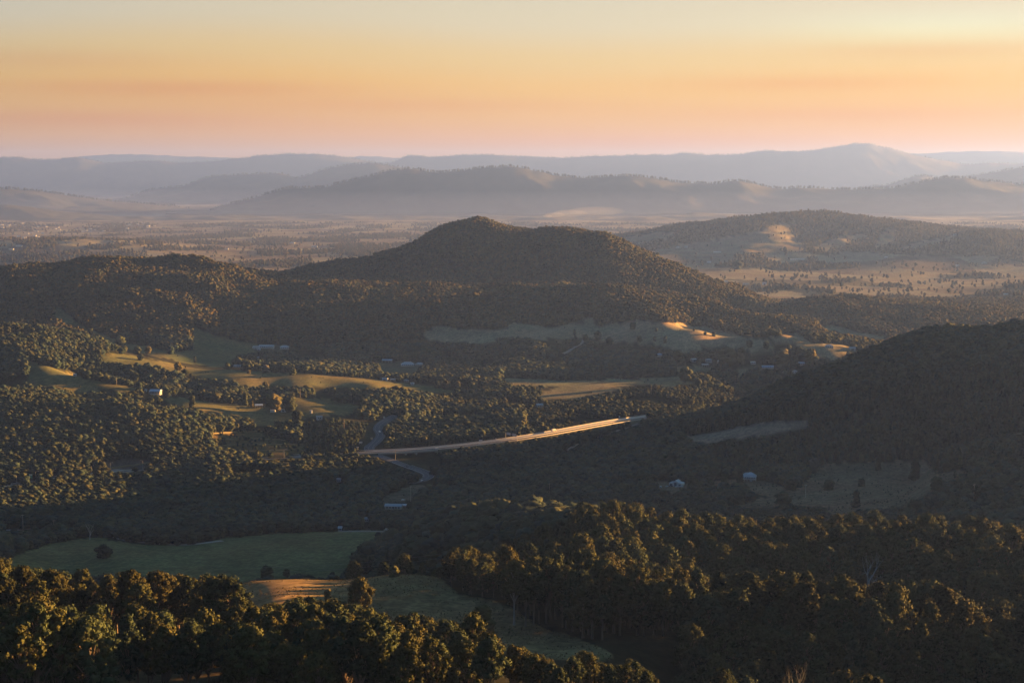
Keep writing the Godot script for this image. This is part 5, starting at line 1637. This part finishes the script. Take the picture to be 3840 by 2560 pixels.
func lone_trees(leafy: Material) -> void:
	var kinds := {}
	for k in 7: kinds[k] = {"round": small_tree("round", 90 + k, 14, 1, 40), "gum": small_tree("gum", 100 + k, 12, 1, 40), "cone": small_tree("cone", 110 + k, 18, 1, 24), "slim": small_tree("slim", 120 + k, 12, 1, 36)}
	var number := 0
	var greens := []
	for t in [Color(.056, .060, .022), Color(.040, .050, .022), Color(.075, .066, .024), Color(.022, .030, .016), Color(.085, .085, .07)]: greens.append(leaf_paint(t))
	# label, column, row of the foot, height in picture pixels, kind, green
	for t in [["round lit tree on the crest of the foreground paddock", 613, 1330, 34, "round", 0], ["small sparse tree right of the round lit tree", 658, 1328, 24, "gum", 2], ["low dark round bush on the paddock's far edge", 763, 1327, 15, "round", 3], ["dark dense tree at the left end of the wooded edge", 847, 1322, 34, "round", 3], ["spreading bush with a lit rim right of the dark tree", 904, 1324, 27, "round", 0], ["broad lit tree at the corner of the dark forest edge", 1001, 1312, 52, "round", 2], ["bright yellow tree alone beside the lower paddock", 1109, 1462, 80, "gum", 2], ["small lit tree above the front grove's middle", 752, 1388, 40, "slim", 2],
		["dark round tree alone on the green paddock", 237, 1281, 34, "round", 3], ["dark round tree at the foot of the long ridge", 275, 796, 26, "round", 1], ["small tree high on the ridge paddock", 207, 766, 13, "round", 1], ["left tree of three on the spur's crest", 315, 814, 20, "round", 1], ["right tree of three on the spur's crest", 339, 816, 22, "gum", 2], ["low bush of three on the spur's crest", 322, 827, 16, "round", 3], ["tall lit tree beside the golden paddock strip", 408, 855, 26, "gum", 2], ["dark bush right of the tall lit tree", 424, 861, 15, "round", 3], ["small round tree on the golden paddock strip", 438, 865, 8, "round", 3], ["slender tree in the basin paddock", 447, 832, 16, "slim", 3], ["rounded tree by the stable block", 521, 847, 15, "round", 1], ["rounded tree on the lit crest near the valley copse", 671, 861, 18, "round", 1], ["small round tree right of the stable block", 571, 858, 10, "round", 2], ["pale bushy tree below the long farmhouse", 610, 856, 20, "round", 4], ["lit mound of a tree in front of the spur", 609, 891, 16, "round", 2], ["large golden tree beside the blue roofed shed", 627, 941, 38, "round", 2], ["tall dark conifer left of the blue roofed shed", 562, 930, 32, "cone", 3], ["leaning dark conifer on the third spur", 440, 937, 34, "cone", 3], ["large dark spreading tree behind the glinting shed", 665, 943, 34, "round", 3], ["dark round tree below the glinting shed", 682, 965, 26, "round", 3], ["left of two round trees at the foot of the spur", 638, 984, 20, "round", 1], ["right of two round trees at the foot of the spur", 662, 984, 22, "round", 1], ["small golden tree left of the blue roofed shed", 578, 934, 15, "slim", 2],
		["dark tree beside the pale farm track", 1320, 769, 15, "slim", 3], ["tree on the middle paddock above the track", 1345, 783, 16, "round", 1], ["taller tree right of the pale farm track", 1373, 784, 26, "gum", 1], ["wide tree on the slope of the middle paddock", 1400, 790, 18, "round", 1], ["tree at the left of the round paddock hill", 1454, 760, 22, "gum", 1], ["tree in the fold of the round paddock hill", 1468, 787, 18, "gum", 1], ["small tree above the fold of the paddock hill", 1504, 784, 12, "gum", 3], ["upright dark tree on the side of the paddock hill", 1528, 788, 18, "slim", 3], ["small tree near the top of the paddock hill", 1507, 763, 10, "gum", 3], ["low bush at the crest of the paddock hill", 1594, 760, 6, "round", 2], ["tiny dark tree on the lit crest stripe", 1620, 769, 8, "round", 3], ["dark bush below the lit crest stripe", 1640, 772, 11, "round", 3], ["big lit tree at the paddock hill's top right", 1650, 757, 26, "round", 2], ["round tree at the end of the paddock hill", 1721, 796, 16, "round", 1], ["bushy tree below the tree belt at right", 1760, 800, 17, "round", 1], ["tall golden tree left of the row of houses", 1557, 830, 28, "gum", 2], ["left of two tall trees with golden right sides", 1670, 840, 46, "round", 2], ["right of two tall trees with golden right sides", 1703, 836, 44, "slim", 2], ["small dark conifer on the lawn between the houses", 1700, 845, 11, "cone", 3], ["tree standing alone in the small valley lawn", 1707, 863, 7, "round", 3],
		["broad golden tree right of the long white house", 1798, 836, 38, "round", 2], ["golden tree beside the blue roofed house", 1862, 832, 32, "round", 2], ["tall bare stemmed tree by the valley field", 1574, 880, 40, "gum", 1],
		["dark shaggy conifer at the brown field's upper edge", 2018, 1079, 34, "cone", 3], ["tiered tall conifer in the brown field", 2103, 1100, 52, "cone", 3], ["round dark tree in the upper brown field", 1979, 1117, 20, "round", 1], ["broad dark tree in the lower brown field", 1799, 1160, 34, "round", 1], ["pointed dark tree at the brown field's lower edge", 1967, 1165, 44, "cone", 3], ["pale grey leafless looking tree above the brown field", 1871, 1081, 30, "round", 4], ["round dark tree beside the right lower spur", 2153, 1124, 32, "round", 1], ["small dark tree left of the right lower spur", 2195, 1097, 18, "slim", 3], ["round bush right of the power pole in the brown field", 1905, 1125, 26, "round", 1], ["dark conifer left of the white cottage", 1700, 1112, 40, "cone", 3], ["umbrella shaped tree between barn and cottage", 1664, 1112, 26, "gum", 1],
		["dark conifer on the left shoulder of the peaked hill", 943, 556, 15, "cone", 3], ["smaller conifer right of the dark one on the shoulder", 960, 549, 11, "cone", 3], ["dark bushy conifer low on the peaked hill's left slope", 851, 590, 16, "cone", 3], ["lone tree on the skyline of the big shaded hill", 2186, 741, 16, "round", 3], ["left of two poplars on the left plain", 596, 610, 13, "slim", 1], ["right of two poplars on the left plain", 606, 610, 12, "slim", 1], ["round clump of trees in the far pasture", 1694, 618, 22, "round", 1], ["tree alone below the striped hill", 1804, 578, 12, "round", 3]]:
		var p := on_ground(t[1], t[2])
		number += 1
		var tall: float = t[3] * -p.z / FOCAL
		var o := show_mesh("lone_tree" if t[4] != "cone" else "conifer", kinds[number % 7][t[4]], greens[t[5]])
		o.position = p - Vector3(0, tall * 0.02, 0)
		o.scale = Vector3(tall, tall, tall) * Vector3(1.15 if t[4] == "round" else 1.0, 1.0, 1.15 if t[4] == "round" else 1.0)
		o.rotation.y = rng.randf() * TAU
		tag(o, t[0], "tree" if not "bush" in t[0] else "bush")
		keep_clear(t[1] - t[3] * 0.25, t[2] - t[3] * 0.8, t[1] + t[3] * 0.25, t[2] - t[3] * 0.2, -p.z)
	dead_tree("upper of two bare white dead trees over the dark gully", 2011, 1345, 31.0, 3, Color(.62, .60, .56), 940.0)
	dead_tree("lower of two bare white dead trees, with twin stems", 2016, 1375, 20.0, 8, Color(.62, .60, .56), 934.0)
	dead_tree("leftmost of three thin dead trees at the bottom right", 1818, 1575, 15.0, 12, Color(.09, .09, .088), 486.0)
	dead_tree("middle of three thin dead trees at the bottom right", 1845, 1575, 17.0, 15, Color(.09, .09, .088), 484.0)
	dead_tree("rightmost of three thin dead trees at the bottom right", 1892, 1560, 13.0, 19, Color(.085, .085, .08), 488.0)
	dead_tree("pale bare gum beside the green paddock at left", 190, 1247, 17.0, 23, Color(.33, .34, .32), 1610.0)

const ORDINALS := ["first", "second", "third", "fourth", "fifth", "sixth", "seventh", "eighth", "ninth", "tenth", "eleventh", "twelfth", "thirteenth", "fourteenth", "fifteenth", "sixteenth", "seventeenth", "eighteenth", "nineteenth", "twentieth"]
func _ready() -> void:
	rng.seed = 7
	relief.seed = 5
	relief.frequency = 1.0 / 190.0
	relief.fractal_octaves = 4
	patch.seed = 8
	patch.frequency = 1.0 / 520.0
	patch.fractal_octaves = 4
	fields.seed = 9
	fields.noise_type = FastNoiseLite.TYPE_CELLULAR
	fields.cellular_return_type = FastNoiseLite.RETURN_CELL_VALUE
	fields.frequency = 1.0 / 330.0
	lump.seed = 31
	lump.frequency = 0.02
	lump.fractal_octaves = 3
	air()
	survey()
	outlines()
	terrain()
	far_ground()
	var crests := ranges()
	mists()
	smoke()
	highway()
	houses()
	poles()
	var leafy := leaf_paint(Color.WHITE)
	lone_trees(leafy)
	forest(leafy)
	tussocks()
	crest_trees(crests, leafy)
